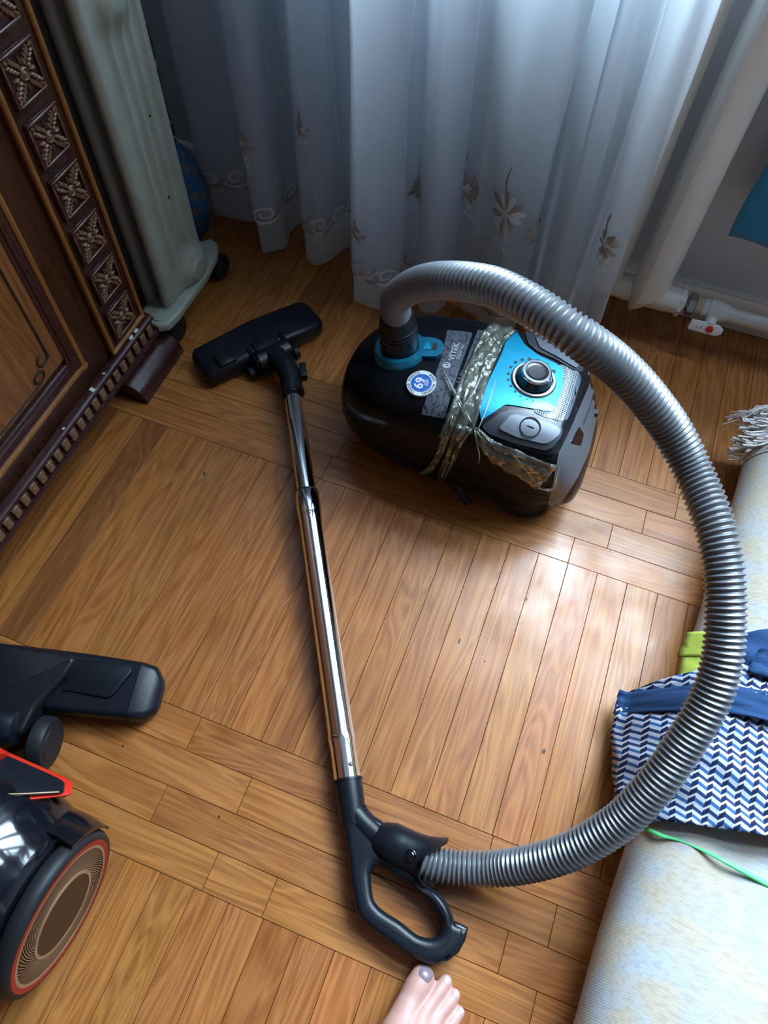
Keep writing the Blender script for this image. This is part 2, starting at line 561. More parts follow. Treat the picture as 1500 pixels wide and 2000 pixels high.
def zigzag_mat():
    """white jersey printed with navy and blue zigzag rows, drawn in UV space"""
    m = mat('zigzag_jersey', (0.5, 0.53, 0.6), 0.9, spec=0.2)
    nt = m.node_tree
    N, L = nt.nodes.new, nt.links.new
    b = nt.nodes['Principled BSDF']
    uv = N('ShaderNodeUVMap')
    sp = N('ShaderNodeSeparateXYZ')
    L(uv.outputs[0], sp.inputs[0])
    def math(op, a, bb=None, c=None):
        n = N('ShaderNodeMath'); n.operation = op
        for i, v in enumerate((a, bb, c)):
            if v is None:
                continue
            if isinstance(v, (int, float)):
                n.inputs[i].default_value = v
            else:
                L(v, n.inputs[i])
        return n.outputs[0]
    x, y = sp.outputs[0], sp.outputs[1]
    xp = math('DIVIDE', x, 0.0138)
    saw = math('FRACT', xp)                      # 0..1 across one tooth
    # uneven tooth: long rise and short fall
    rise = math('DIVIDE', saw, 0.62)
    fall = math('DIVIDE', math('SUBTRACT', 1.0, saw), 0.38)
    tri = math('MINIMUM', rise, fall)
    row = math('ADD', math('DIVIDE', y, 0.0090), math('MULTIPLY', tri, 0.55))
    fy = math('FRACT', row)
    idx = math('FLOOR', row)
    alt = math('FRACT', math('MULTIPLY', idx, 0.5))        # 0 or .5
    wth = math('ADD', 0.46, math('MULTIPLY', math('GREATER_THAN', saw, 0.62), 0.22))
    band = math('LESS_THAN', fy, wth)
    steep = math('GREATER_THAN', saw, 0.62)
    deep = math('MULTIPLY', steep, math('LESS_THAN', alt, 0.25))
    c1 = N('ShaderNodeMix'); c1.data_type = 'RGBA'
    c1.inputs[6].default_value, c1.inputs[7].default_value = (0.030, 0.10, 0.26, 1), (0.008, 0.014, 0.05, 1)
    c0 = N('ShaderNodeMix'); c0.data_type = 'RGBA'
    c0.inputs[6].default_value, c0.inputs[7].default_value = (0.014, 0.035, 0.115, 1), (0.008, 0.012, 0.04, 1)
    L(steep, c0.inputs[0])
    L(math('GREATER_THAN', alt, 0.25), c1.inputs[0])
    L(deep, c1.inputs[0])
    c = N('ShaderNodeMix'); c.data_type = 'RGBA'
    c.inputs[6].default_value = (0.43, 0.46, 0.54, 1)
    cc = N('ShaderNodeMix'); cc.data_type = 'RGBA'
    L(math('GREATER_THAN', alt, 0.25), cc.inputs[0])
    L(c1.outputs[2], cc.inputs[6]); L(c0.outputs[2], cc.inputs[7])
    L(cc.outputs[2], c.inputs[7]); L(band, c.inputs[0])
    L(c.outputs[2], b.inputs['Base Color'])
    tc = N('ShaderNodeTexCoord')
    tn = N('ShaderNodeTexNoise'); tn.inputs['Scale'].default_value = 700
    bp = N('ShaderNodeBump'); bp.inputs['Strength'].default_value = 0.3; bp.inputs['Distance'].default_value = 0.001
    L(tc.outputs['Object'], tn.inputs['Vector']); L(tn.outputs['Fac'], bp.inputs['Height']); L(bp.outputs[0], b.inputs['Normal'])
    return m
M['zigzag'] = zigzag_mat()

def flake_mat(name, base, flake, scale, lo, hi, rough=0.4):
    m = mat(name, base, rough)
    nt = m.node_tree
    N, L = nt.nodes.new, nt.links.new
    tc, tn, r = N('ShaderNodeTexCoord'), N('ShaderNodeTexNoise'), N('ShaderNodeValToRGB')
    mp = N('ShaderNodeMapping'); mp.inputs['Scale'].default_value = (1.6, 0.8, 1)
    tn.inputs['Scale'].default_value = scale; tn.inputs['Detail'].default_value = 4
    r.color_ramp.elements[0].position, r.color_ramp.elements[1].position = lo, hi
    r.color_ramp.elements[0].color, r.color_ramp.elements[1].color = (*flake, 1), (*base, 1)
    L(tc.outputs['Object'], mp.inputs[0]); L(mp.outputs[0], tn.inputs['Vector']); L(tn.outputs['Fac'], r.inputs['Fac'])
    L(r.outputs[0], nt.nodes['Principled BSDF'].inputs['Base Color'])
    return m
M['worn_label'] = flake_mat('worn_foil_label', (0.012, 0.015, 0.020), (0.075, 0.088, 0.11), 220, 0.50, 0.60)
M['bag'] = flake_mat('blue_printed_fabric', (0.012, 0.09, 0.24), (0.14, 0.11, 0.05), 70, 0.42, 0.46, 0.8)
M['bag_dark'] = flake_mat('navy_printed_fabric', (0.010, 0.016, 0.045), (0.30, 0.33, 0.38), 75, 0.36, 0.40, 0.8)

def grille_mat():
    m = mat('perforated_grille', (0.02, 0.024, 0.03), 0.3, 0.4)
    nt = m.node_tree
    N, L = nt.nodes.new, nt.links.new
    tc = N('ShaderNodeTexCoord')
    v = N('ShaderNodeTexVoronoi'); v.inputs['Scale'].default_value = 330; v.inputs['Randomness'].default_value = 0.0
    L(tc.outputs['Object'], v.inputs['Vector'])
    r = N('ShaderNodeValToRGB')
    r.color_ramp.elements[0].position, r.color_ramp.elements[1].position = 0.30, 0.42
    r.color_ramp.elements[0].color, r.color_ramp.elements[1].color = (0.005, 0.006, 0.008, 1), (0.16, 0.19, 0.23, 1)
    L(v.outputs['Distance'], r.inputs['Fac'])
    L(r.outputs[0], nt.nodes['Principled BSDF'].inputs['Base Color'])
    bp = N('ShaderNodeBump'); bp.inputs['Strength'].default_value = 0.6; bp.inputs['Distance'].default_value = 0.001
    L(v.outputs['Distance'], bp.inputs['Height'])
    L(bp.outputs[0], nt.nodes['Principled BSDF'].inputs['Normal'])
    return m
M['grille'] = grille_mat()

# ------------------------------------------------------------------ text
def text_mesh(body, size, extrude=0.0, bold=0.0, align='LEFT'):
    cu = bpy.data.curves.new('txt', 'FONT')
    cu.body, cu.size, cu.extrude, cu.offset = body, size, extrude, bold
    cu.align_x = align
    cu.resolution_u = 3
    o = bpy.data.objects.new('txt', cu)
    COL.objects.link(o)
    dg = bpy.context.evaluated_depsgraph_get()
    me = bpy.data.meshes.new_from_object(o.evaluated_get(dg))
    bm = new()
    bm.from_mesh(me)
    bpy.data.objects.remove(o)
    bpy.data.curves.remove(cu)
    bpy.data.meshes.remove(me)
    return bm

# ================================================================== FLOOR
PW, X0 = 0.0467, 0.028        # plank width, joint phase
floor_bm = new()
box(floor_bm, (-1.35, -2.6, -0.06), (2.0, 1.19, -0.0145))
floor = struct(obj('floor', floor_bm, M['underfloor'], smooth=False))

_plank_mesh = {}
def plank_mesh(w_, l_):
    key = (round(w_, 4), round(l_, 4))
    if key not in _plank_mesh:
        bm = new()
        box(bm, (-w_ / 2, -l_ / 2, -0.014), (w_ / 2, l_ / 2, 0), 0.0004, 1)
        bmesh.ops.recalc_face_normals(bm, faces=bm.faces)
        me = bpy.data.meshes.new('plank')
        bm.to_mesh(me); bm.free()
        me.materials.append(M['oak'])
        _plank_mesh[key] = me
    return _plank_mesh[key]

NPL = 0
def plank(x0, x1, y0, y1, tint=(1, 1, 1), along='Y'):
    global NPL
    gap = 0.0006
    wx, wy = x1 - x0 - gap, y1 - y0 - gap
    me = plank_mesh(wx, wy) if along == 'Y' else plank_mesh(wy, wx)
    o = bpy.data.objects.new('plank', me)
    COL.objects.link(o)
    o.parent = floor
    o.location = ((x0 + x1) / 2, (y0 + y1) / 2, random.uniform(-0.0003, 0.0001))
    if along == 'X':
        o.rotation_euler = (0, 0, pi / 2)
    o.color = (*tint, 1)
    NPL += 1

RND = random.Random(3)
def tint():
    k = RND.uniform(0.90, 1.06)
    return (k, k * RND.uniform(0.97, 1.03), k * RND.uniform(0.95, 1.08))

ROWS = (0.142, 0.0953, 0.0475, 0.0005, -0.046)
TOPR = (0.5565, 0.6037, 0.650, 0.6965, 0.745)
def idx_x(i):
    return X0 + i * PW
# middle block, planks along Y
dark_mid = {-14: (0.66, 0.66, 0.66), -15: (1.0, 1.0, 0.9), -16: (0.66, 0.68, 0.7), -13: (1.0, 0.98, 0.92)}
for i in range(-18, 14):
    plank(idx_x(i), idx_x(i + 1), 0.142, 0.5565, dark_mid.get(i, tint()))
# upper block up to the wall
for i in range(-21, 15):
    t = tint()
    if i in (-12, -9, -6):
        t = (1.15, 1.2, 1.2)
    plank(idx_x(i) - 0.006, idx_x(i + 1) - 0.006, 0.745, 1.16, t)
# lower block
for i in range(-16, 9):
    plank(idx_x(i), idx_x(i + 1), -0.462, -0.046, tint())
# cross strips: four boards each, running along X
def strip(y0, y1, xs):
    for a, b_ in zip(xs, xs[1:]):
        k = tint()
        plank(a, b_, y0, y1, (k[0] * 1.0, k[1] * 1.02, k[2]), 'X')
strip(TOPR[0], TOPR[1], (-1.05, -0.713, -0.295, 0.121, 0.54, 0.9))
strip(TOPR[1], TOPR[2], (-1.05, -0.66, -0.287, 0.173, 0.59, 0.9))
strip(TOPR[2], TOPR[3], (-1.05, -0.62, -0.198, 0.219, 0.637, 0.9))
strip(TOPR[3], TOPR[4], (-1.05, -0.573, -0.152, 0.264, 0.683, 0.9))
strip(ROWS[1], ROWS[0], (-0.9, -0.713, -0.2945, 0.123, 0.541, 0.7))
strip(ROWS[2], ROWS[1], (-0.9, -0.614, -0.196, 0.219, 0.637, 0.7))
strip(ROWS[3], ROWS[2], (-0.9, -0.713, -0.2945, 0.17, 0.588, 0.7))
strip(ROWS[4], ROWS[3], (-0.9, -0.614, -0.196, -0.115, 0.218, 0.636, 0.7))
# the rest of the room's parquet, out of the picture
fb = new()
def field_x(x0, x1, y0, y1):
    for i in range(4):
        for j in range(3):
            a, c = x0 + (x1 - x0) * j / 3, x0 + (x1 - x0) * (j + 1) / 3
            box(fb, (a + 0.0003, y0 + (y1 - y0) * i / 4 + 0.0003, -0.014), (c - 0.0003, y0 + (y1 - y0) * (i + 1) / 4 - 0.0003, -0.0001))
def field(x0, x1, y0, y1):
    n = int((x1 - x0) / PW)
    for i in range(n):
        box(fb, (x0 + i * (x1 - x0) / n + 0.0003, y0, -0.014), (x0 + (i + 1) * (x1 - x0) / n - 0.0003, y1, -0.0001))
field(idx_x(14), 1.97, 0.142, 0.5565)
field_x(0.9, 1.97, 0.557, 0.745)
field(idx_x(15) - 0.006, 1.97, 0.745, 1.16)
field_x(0.7, 1.97, -0.046, 0.142)
field(idx_x(9), 1.97, -0.462, -0.046)
for y in (-0.88, -1.3, -1.72, -2.14, -2.56):
    field(-1.3, 1.97, y, y + 0.416)
field(-1.3, idx_x(-18), 0.142, 0.5565)
field(-1.3, -0.9, -0.046, 0.142)
field(-1.3, idx_x(-16), -0.462, -0.046)
field(-1.3, -1.05, 0.557, 0.745)
field(-1.3, idx_x(-21) - 0.006, 0.745, 1.16)
fo = obj('plank_field', fb, M['oak'], floor, smooth=False)
fo['kind'] = 'stuff'

# knots and small dark marks in the boards
for kx, ky, ka, kb in ((1424, 877, 0.0042, 0.0026), (1062, 1468, 0.0040, 0.0026), (897, 1252, 0.0050, 0.0018), (1028, 1170, 0.0026, 0.0018), (947, 1292, 0.0016, 0.0012), (399, 925, 0.0040, 0.0018), (240, 1457, 0.0018, 0.0013), (428, 1595, 0.0020, 0.0014)):
    kp = at_z(kx, ky, 0.0)
    kb_ = new()
    rr_ = random.Random(kx)
    ring_ = [kb_.verts.new((kp.x + kb * cos(t) * rr_.uniform(0.8, 1.15), kp.y + ka * sin(t) * rr_.uniform(0.8, 1.15), 0.0003)) for t in [2 * pi * q / 12 for q in range(12)]]
    top_ = bmesh.ops.extrude_face_region(kb_, geom=[kb_.faces.new(ring_)])
    for g_ in top_['geom']:
        if isinstance(g_, bmesh.types.BMVert):
            g_.co.z = -0.002
    obj('knot', kb_, M['knot'], floor, smooth=False)

# ================================================================== ROOM
WX0, WX1, WZ0, WZ1 = -0.62, 1.78, 0.74, 2.2          # window opening
YW = 1.165
wb = new()
box(wb, (-1.35, YW, -0.02), (2.0, YW + 0.25, WZ0))
box(wb, (-1.35, YW, WZ1), (2.0, YW + 0.25, 2.6))
box(wb, (-1.35, YW, WZ0), (WX0, YW + 0.25, WZ1))
box(wb, (WX1, YW, WZ0), (2.0, YW + 0.25, WZ1))
struct(obj('wall_back', wb, M['wall'], smooth=False))
for nm, lo, hi in (('wall_left', (-1.45, -2.7, -0.02), (-1.35, YW + 0.25, 2.6)), ('wall_right', (2.0, -2.7, -0.02), (2.1, YW + 0.25, 2.6)),
                   ('wall_front', (-1.35, -2.7, -0.02), (2.0, -2.6, 2.6)), ('ceiling', (-1.45, -2.7, 2.6), (2.1, YW + 0.25, 2.7))):
    b_ = new()
    box(b_, lo, hi)
    struct(obj(nm, b_, M['wall'] if nm == 'ceiling' else M['wallpaper'], smooth=False))
b_ = new()
box(b_, (-1.34, 1.150, 0.0), (1.99, YW + 0.004, 0.078), 0.004)
struct(obj('baseboard_back', b_, M['white_paint']))
# window: frame with mullions, panes and a sill
b_ = new()
yf0, yf1 = YW + 0.09, YW + 0.15
box(b_, (WX0, yf0, WZ0), (WX0 + 0.06, yf1, WZ1), 0.005)
box(b_, (WX1 - 0.06, yf0, WZ0), (WX1, yf1, WZ1), 0.005)
box(b_, (WX0, yf0, WZ0), (WX1, yf1, WZ0 + 0.06), 0.005)
box(b_, (WX0, yf0, WZ1 - 0.06), (WX1, yf1, WZ1), 0.005)
for xm in (0.0, 0.60, 1.20):
    box(b_, (xm - 0.045, yf0, WZ0), (xm + 0.045, yf1, WZ1), 0.005)
box(b_, (1.20, yf0, 1.78), (WX1, yf1, 1.84), 0.005)
win = struct(obj('window_1', b_, M['white_paint']))
for a, c in ((WX0 + 0.06, -0.045), (0.045, 0.555), (0.645, 1.155), (1.245, WX1 - 0.06)):
    b_ = new()
    box(b_, (a - 0.01, yf0 + 0.02, WZ0 + 0.05), (c + 0.01, yf0 + 0.026, WZ1 - 0.05))
    obj('window_pane', b_, M['glass'], win, smooth=False)
b_ = new()
box(b_, (-0.75, 1.105, WZ0 - 0.03), (WX1 + 0.06, yf0 + 0.02, WZ0), 0.006)
obj('window_sill', b_, M['white_paint'], win)

# ================================================================== CABINET
XF = -0.668
cab = root('cabinet', 'dark carved wooden cabinet with rosette tiles and a dentil base along the left', 'cabinet', (-0.9, 0.0, 0.0))
b_ = new()
box(b_, (-1.12, -0.66, 0.10), (XF - 0.004, 0.681, 1.9), 0.002)
obj('carcass', b_, M['cab_dark'], cab)
# pilaster with its beads
for yA, yB in ((0.585, 0.682), (-0.66, -0.563)):
    b_ = new()
    box(b_, (XF - 0.012, yA, 0.112), (XF + 0.002, yB, 1.85), 0.001)
    obj('pilaster', b_, M['cab_dark'], cab)
    for yb in (yA + 0.0045, yB - 0.004):
        b_ = new()
        tube(b_, [(XF + 0.003, yb, 0.112), (XF + 0.003, yb, 1.84)], 0.0042, 10)
        obj('bead', b_, M['cab_gold'], cab)
    b_ = new()
    tube(b_, [(XF + 0.004, yA + 0.002, 0.114), (XF + 0.004, yB - 0.002, 0.114)], 0.0045, 10)
    obj('bead', b_, M['cab_gold'], cab)
# carved rosette tiles
def rosette_bm():
    bm = new()
    h = 0.029
    box(bm, (0, -h, -h), (0.004, h, h), 0.0006, 1)
    for s in (-1, 1):
        box(bm, (0.003, s * h - (0.0045 if s > 0 else 0), -h), (0.0085, s * h + (0.0045 if s < 0 else 0), h), 0.0012, 1, 1)
        box(bm, (0.003, -h, s * h - (0.0045 if s > 0 else 0)), (0.0085, h, s * h + (0.0045 if s < 0 else 0)), 0.0012, 1, 1)
    def leaf(cy, cz, ang, ln, wd):
        Mx = Matrix.Rotation(ang, 4, 'X')
        ball(bm, (0.005, cy, cz), (0.0042, ln, wd), Mx, 6, 4, 1)
    for q in range(4):
        a = pi / 4 + q * pi / 2
        for r, k in ((0.0115, 0.8), (0.0165, 0.95), (0.0215, 1.0), (0.0262, 0.9)):
            for s in (-1, 1):
                aa = a + s * 0.62
                leaf(r * cos(a) + s * -sin(a) * 0.0035, r * sin(a) + s * cos(a) * 0.0035, aa, 0.0050 * k, 0.0024)
        leaf(0.0310 * cos(a), 0.0310 * sin(a), a, 0.0050, 0.0028)
        c = q * pi / 2
        leaf(0.0145 * cos(c), 0.0145 * sin(c), c, 0.0055, 0.0017)
    lathe(bm, (0.003, 0, 0), (1, 0, 0), [(0, 0.0075), (0.004, 0.0075), (0.0055, 0.006), (0.003, 0.0045), (0.005, 0.003), (0.006, 0)], 14, 1, cap=False)
    return bm
rz0 = 0.158
first = None
for yc in (0.6315, -0.6115):
    for k in range(22):
        z = rz0 + k * 0.0745
        if z > 1.75:
            break
        if first is None:
            bm = rosette_bm()
            first = obj('rosette', bm, [M['cab_trim'], M['carving']], cab, local=True)
            o = first
        else:
            o = first.copy()
            COL.objects.link(o)
        o.location = (XF + 0.002 + 0.9, yc, z)
# doors
def door(y0, y1, handle_y):
    d = obj('door', (lambda bm: (box(bm, (XF - 0.014, y0, 0.135), (XF, y1, 1.84), 0.002), bm)[1])(new()), M['cab_dark'], cab)
    d2 = new()
    a, b2, z0, z1 = y0 + 0.062, y1 - 0.062, 0.192, 1.78
    box(d2, (XF - 0.006, a, z0), (XF + 0.004, b2, z1), 0.003)
    obj('door_panel', d2, M['cab_panel'], d)
    # gold bead and two darker mouldings mitred around the panel
    for off, r, mt in ((0.0, 0.0052, 'cab_gold'), (0.009, 0.0042, 'cab_trim'), (0.016, 0.005, 'cab_trim'), (0.024, 0.0045, 'cab_trim')):
        bm = new()
        ya, yb, za, zb = y0 + 0.040 + off, y1 - 0.040 - off, 0.151 + off * 1.15, 1.81 - off
        pts = [(XF + 0.002, ya, za), (XF + 0.002, yb, za), (XF + 0.002, yb, zb), (XF + 0.002, ya, zb)]
        for p, q in zip(pts, pts[1:] + pts[:1]):
            dv = (Vector(q) - Vector(p)).normalized() * r
            tube(bm, [Vector(p) - dv, Vector(q) + dv], r, 8)
        obj('moulding', bm, M[mt], d)
    # carved line with scrolls at the corners
    g = new()
    xg = XF + 0.0042
    yr, yl = b2 - 0.026, a + 0.026
    def scroll(cy, cz, a0, a1, r0, r1, n=18):
        return [(xg, cy + (r0 + (r1 - r0) * k / n) * cos(a0 + (a1 - a0) * k / n), cz + (r0 + (r1 - r0) * k / n) * sin(a0 + (a1 - a0) * k / n)) for k in range(n + 1)]
    for fl_ in (lambda y: y - 0.4775 + yr, lambda y: yl + 0.4775 - y):
        for P2 in ([(0.4775, 1.70), (0.4775, 0.366), (0.477, 0.238), (0.4765, 0.226), (0.472, 0.2205), (0.462, 0.2195), (0.456, 0.2245), (0.457, 0.232), (0.461, 0.2355), (0.467, 0.2355)],
                   [(yr - 0.20, 0.199), (0.414, 0.199), (0.440, 0.1995), (0.454, 0.2035), (0.4575, 0.211), (0.451, 0.217), (0.443, 0.2165), (0.438, 0.2115), (0.4385, 0.2065), (0.443, 0.2045)]):
            tube(g, catmull([(xg, fl_(y), z) for y, z in P2], 5), 0.0019, 6)
    obj('carved_groove', g, M['groove'], d)
    k = new()
    lathe(k, (XF, handle_y, 0.95), (1, 0, 0), [(0, 0.012), (0.006, 0.012), (0.01, 0.006), (0.02, 0.007), (0.026, 0.012), (0.032, 0.009), (0.034, 0)], 16)
    obj('knob', k, M['bronze'], d)
door(-0.005, 0.566, 0.03)
door(-0.545, -0.012, -0.04)
# dentil base moulding
b_ = new()
prof = [(XF, 0.1075), (XF + 0.004, 0.1078), (XF + 0.010, 0.1075), (XF + 0.014, 0.1055), (XF + 0.0155, 0.102), (XF + 0.014, 0.0985), (XF + 0.008, 0.0955), (XF + 0.008, 0.0715),
        (XF + 0.015, 0.0700), (XF + 0.0165, 0.066), (XF + 0.015, 0.062), (XF + 0.006, 0.059), (XF, 0.059)]
rows = [[(x, y, z) for x, z in prof] for y in (-0.665, 0.690)]
V = grid(b_, rows)
for R in V:
    b_.faces.new(R)
obj('base_moulding', b_, M['cab_trim'], cab, angle=25)
dent = None
for i in range(63):
    y = 0.674 - i * 0.0210
    if dent is None:
        bm = new()
        box(bm, (0, -0.0066, -0.0108), (0.0055, 0.0066, 0.0108), 0.0014, 1)
        dent = obj('dentil', bm, M['carving'], cab, local=True)
        o = dent
    else:
        o = dent.copy()
        COL.objects.link(o)
    o.location = (XF + 0.008 + 0.9, y, 0.0835)
b_ = new()
box(b_, (-1.12, -0.655, 0.045), (XF - 0.03, 0.675, 0.10))
obj('plinth', b_, M['cab_dark'], cab, smooth=False)
for ya, yb in ((0.586, 0.714), (-0.69, -0.56)):
    b_ = new()
    pf = [(-0.80, 0.0), (-0.634, 0.0), (-0.633, 0.012), (-0.638, 0.024), (-0.648, 0.034), (-0.664, 0.040), (-0.684, 0.044), (-0.80, 0.046)]
    V = grid(b_, [[(x, y, z) for x, z in pf + pf[:1]] for y in (ya, ya + 0.002, yb - 0.002, yb)])
    b_.faces.new(V[0][:-1]); b_.faces.new(V[-1][:-1])
    bmesh.ops.remove_doubles(b_, verts=b_.verts, dist=1e-6)
    obj('foot', b_, M['cab_trim'], cab, angle=30)
# crumbs of paint lying on the moulding ledge
CH = [(-0.6605, 0.648), (-0.6595, 0.632), (-0.659, 0.515), (-0.660, 0.55), (-0.659, 0.435)]
for k, (cx, cy) in enumerate(CH):
    b_ = new()
    Mx = Matrix.Translation((cx, cy, 0.1086)) @ Matrix.Rotation(k * 0.7, 4, 'Z') @ Matrix.Rotation(0.05, 4, 'Y')
    s = (0.0035, 0.0045, 0.001) if k < 3 else (0.0018, 0.0022, 0.0007)
    box(b_, [-q for q in s], s, 0.0004, 1, M=Mx)
    o = obj('paint_flake', b_, M['debris'])
    tag(o, ['white paint flake on the cabinet base ledge, nearest the heater', 'white paint flake on the cabinet base ledge, second from the heater',
            'larger lone white flake halfway along the cabinet base ledge', 'tiny pale crumb on the ledge just above the lone white flake',
            'tiny pale crumb on the cabinet ledge nearest the frame edge'][k], 'flake', 'paint flakes on the cabinet ledge')

# ================================================================== OIL HEATER
ht = root('oil_heater', 'cream oil-filled finned heater standing between cabinet and curtain', 'heater', (-0.75, 0.80, 0.0))
def sig(q):
    return 1 / (1 + math.exp(-max(-50, min(50, q))))
def fin(x, front):
    bm = new()
    ny, nz = 56, 70
    y0, y1, z0, z1 = 0.736, 0.867, 0.074, 0.615
    def disp(y, z):
        e = min(1, max(0, (min(y - y0, y1 - y)) / 0.010), 1)
        e2 = min(1, max(0, (min(z - z0, z1 - z)) / 0.014), 1)
        d = -0.008 * (1 - min(e, e2)) ** 2
        for yc, za, wv in ((0.776, 0.145, 0.006), (0.800, 0.163, 0.0055), (0.821, 0.163, 0.0055), (0.845, 0.150, 0.0055)):
            q = math.exp(-min(60, ((y - yc) / wv) ** 2))
            win_ = sig((z - za) / 0.004) * sig((0.69 - za - z) / 0.004)
            d += 0.0048 * q * win_
        for zc in (0.098, 0.545):
            rr = sqrt((y - 0.826) ** 2 + (z - zc) ** 2) if zc < 0.3 else sqrt((y - 0.80) ** 2 + (z - zc) ** 2)
            d += 0.013 * sig((0.034 - rr) / 0.0055)
            d += 0.0045 * sig((0.021 - rr) / 0.0009)
            d -= 0.0012 * sig((0.0185 - rr) / 0.0007)
        return d
    F = [[(x + disp(y0 + (y1 - y0) * j / ny, z0 + (z1 - z0) * i / nz), y0 + (y1 - y0) * j / ny, z0 + (z1 - z0) * i / nz) for j in range(ny + 1)] for i in range(nz + 1)]
    # denser rows where the hub is
    zs = sorted({round(z0 + (z1 - z0) * i / nz, 5) for i in range(nz + 1)} | {round(z0 + 0.002 * i, 5) for i in range(60)})
    F = [[(x + disp(y0 + (y1 - y0) * j / ny, z), y0 + (y1 - y0) * j / ny, z) for j in range(ny + 1)] for z in zs]
    B = [[(x - 0.018 - (p[0] - x) * 0.5, p[1], p[2]) for p in r] for r in F]
    VF, VB = grid(bm, F), grid(bm, B)
    def rim(VV):
        return VV[0] + [r[-1] for r in VV[1:]] + VV[-1][-2::-1] + [r[0] for r in VV[-2:0:-1]]
    ra, rb = rim(VF), rim(VB)
    for k in range(len(ra)):
        k2 = (k + 1) % len(ra)
        bm.faces.new((ra[k], ra[k2], rb[k2], rb[k]))
    return bm
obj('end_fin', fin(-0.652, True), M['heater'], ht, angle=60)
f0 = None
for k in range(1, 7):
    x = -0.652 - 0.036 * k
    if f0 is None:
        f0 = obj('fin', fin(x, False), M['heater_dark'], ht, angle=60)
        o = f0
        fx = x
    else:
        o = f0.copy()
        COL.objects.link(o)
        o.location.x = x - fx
b_ = new()
for yy, zz in ((0.826, 0.098), (0.80, 0.545)):
    tube(b_, [(-0.655, yy, zz), (-0.88, yy, zz)], 0.020, 16)
obj('oil_channel', b_, M['heater_dark'], ht)
for x in (-0.668, -0.88):
    b_ = new()
    out = [(-0.036, 0.718), (-0.012, 0.699), (0.010, 0.695), (0.024, 0.705), (0.0285, 0.735), (0.0285, 0.838), (0.020, 0.895), (0.008, 0.920), (-0.010, 0.928), (-0.036, 0.900)]
    prism(b_, [(x + a + 0.003, c) for a, c in out], 0.058, 0.076, 0.005, 3)
    # raised bosses where the wheels bolt on
    for yy in (0.716, 0.900):
        lathe(b_, (x + 0.005, yy, 0.074), (0, 0, 1), [(0, 0.014), (0.004, 0.012), (0.005, 0)], 16)
    ft = obj('foot_bracket', b_, M['white_paint'] if False else M['heater'], ht)
    for yy in (0.742, 0.915):
        b_ = new()
        lathe(b_, (x - 0.022, yy, 0.024), (1, 0, 0), [(0, 0.006), (0.002, 0.021), (0.005, 0.024), (0.013, 0.024), (0.016, 0.021), (0.018, 0.006)], 24)
        lathe(b_, (x + 0.002, yy, 0.024), (1, 0, 0), [(0, 0.006), (0.002, 0.021), (0.005, 0.024), (0.013, 0.024), (0.016, 0.021), (0.018, 0.006)], 24)
        tube(b_, [(x - 0.01, yy, 0.024), (x + 0.01, yy, 0.024)], 0.007, 8)
        tube(b_, [(x, yy, 0.03), (x, yy, 0.060)], 0.006, 8)
        obj('caster', b_, M['rubber'], ht)
b_ = new()
box(b_, (-0.86, 0.742, 0.60), (-0.655, 0.862, 0.635), 0.012, 3)
obj('top_cover', b_, M['heater'], ht)
# worn spots on the end fin
b_ = new()
for px, py, r in ((287, 174, 0.0045), (296, 227, 0.0018), (333, 386, 0.0018), (322, 360, 0.0014)):
    p = at_x(px, py, -0.6475)
    lathe(b_, (-0.6525, p.y, p.z), (1, 0, 0), [(0, r), (0.0035, r), (0.0045, 0)], 10)
obj('paint_chip', b_, M['groove'], ht)

# printed fabric bag squeezed in behind the heater
def lump(bm, c, r, seed, amp=0.12, u=28, v=18):
    rn = random.Random(seed)
    ph = [rn.uniform(0, 6.28) for _ in range(8)]
    g = bmesh.ops.create_uvsphere(bm, u_segments=u, v_segments=v, radius=1)
    for q in g['verts']:
        n = q.co.copy()
        k = 1 + amp * (sin(5 * n.x + ph[0]) * sin(4 * n.y + ph[1]) + 0.6 * sin(9 * n.z + ph[2] + 3 * n.x) + 0.4 * sin(13 * n.y + ph[3]))
        q.co = Vector((c[0] + n.x * r[0] * k, c[1] + n.y * r[1] * k, c[2] + n.z * r[2] * k))
bagr = root('fabric_bag', 'blue and gold printed fabric bag wedged between heater and curtain', 'bag', (-0.80, 0.985, 0.0))
b_ = new()
lump(b_, (-0.775, 0.975, 0.108), (0.075, 0.060, 0.112), 5, 0.06)
for q in b_.verts:
    q.co.z = max(q.co.z, 0.002)
    q.co.y = min(q.co.y, 1.005)
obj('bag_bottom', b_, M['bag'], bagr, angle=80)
b_ = new()
P = []
for i in range(40):
    z = 0.17 + 0.47 * i / 39
    row = []
    for j in range(25):
        t = j / 24
        x = -0.88 + 0.145 * t
        row.append((x + 0.006 * sin(z * 30 + j), 0.965 + 0.018 * sin(t * 9 + z * 3) + 0.006 * sin(z * 41 + t * 5), z))
    P.append(row)
Q = [[(p[0], p[1] + 0.012, p[2]) for p in r] for r in P]
VA, VB = grid(b_, P), grid(b_, Q)
ra = VA[0] + [r[-1] for r in VA[1:]] + VA[-1][-2::-1] + [r[0] for r in VA[-2:0:-1]]
rb = VB[0] + [r[-1] for r in VB[1:]] + VB[-1][-2::-1] + [r[0] for r in VB[-2:0:-1]]
for k in range(len(ra)):
    b_.faces.new((ra[k], ra[(k + 1) % len(ra)], rb[(k + 1) % len(ra)], rb[k]))
obj('bag_top', b_, M['bag_dark'], bagr, angle=80)

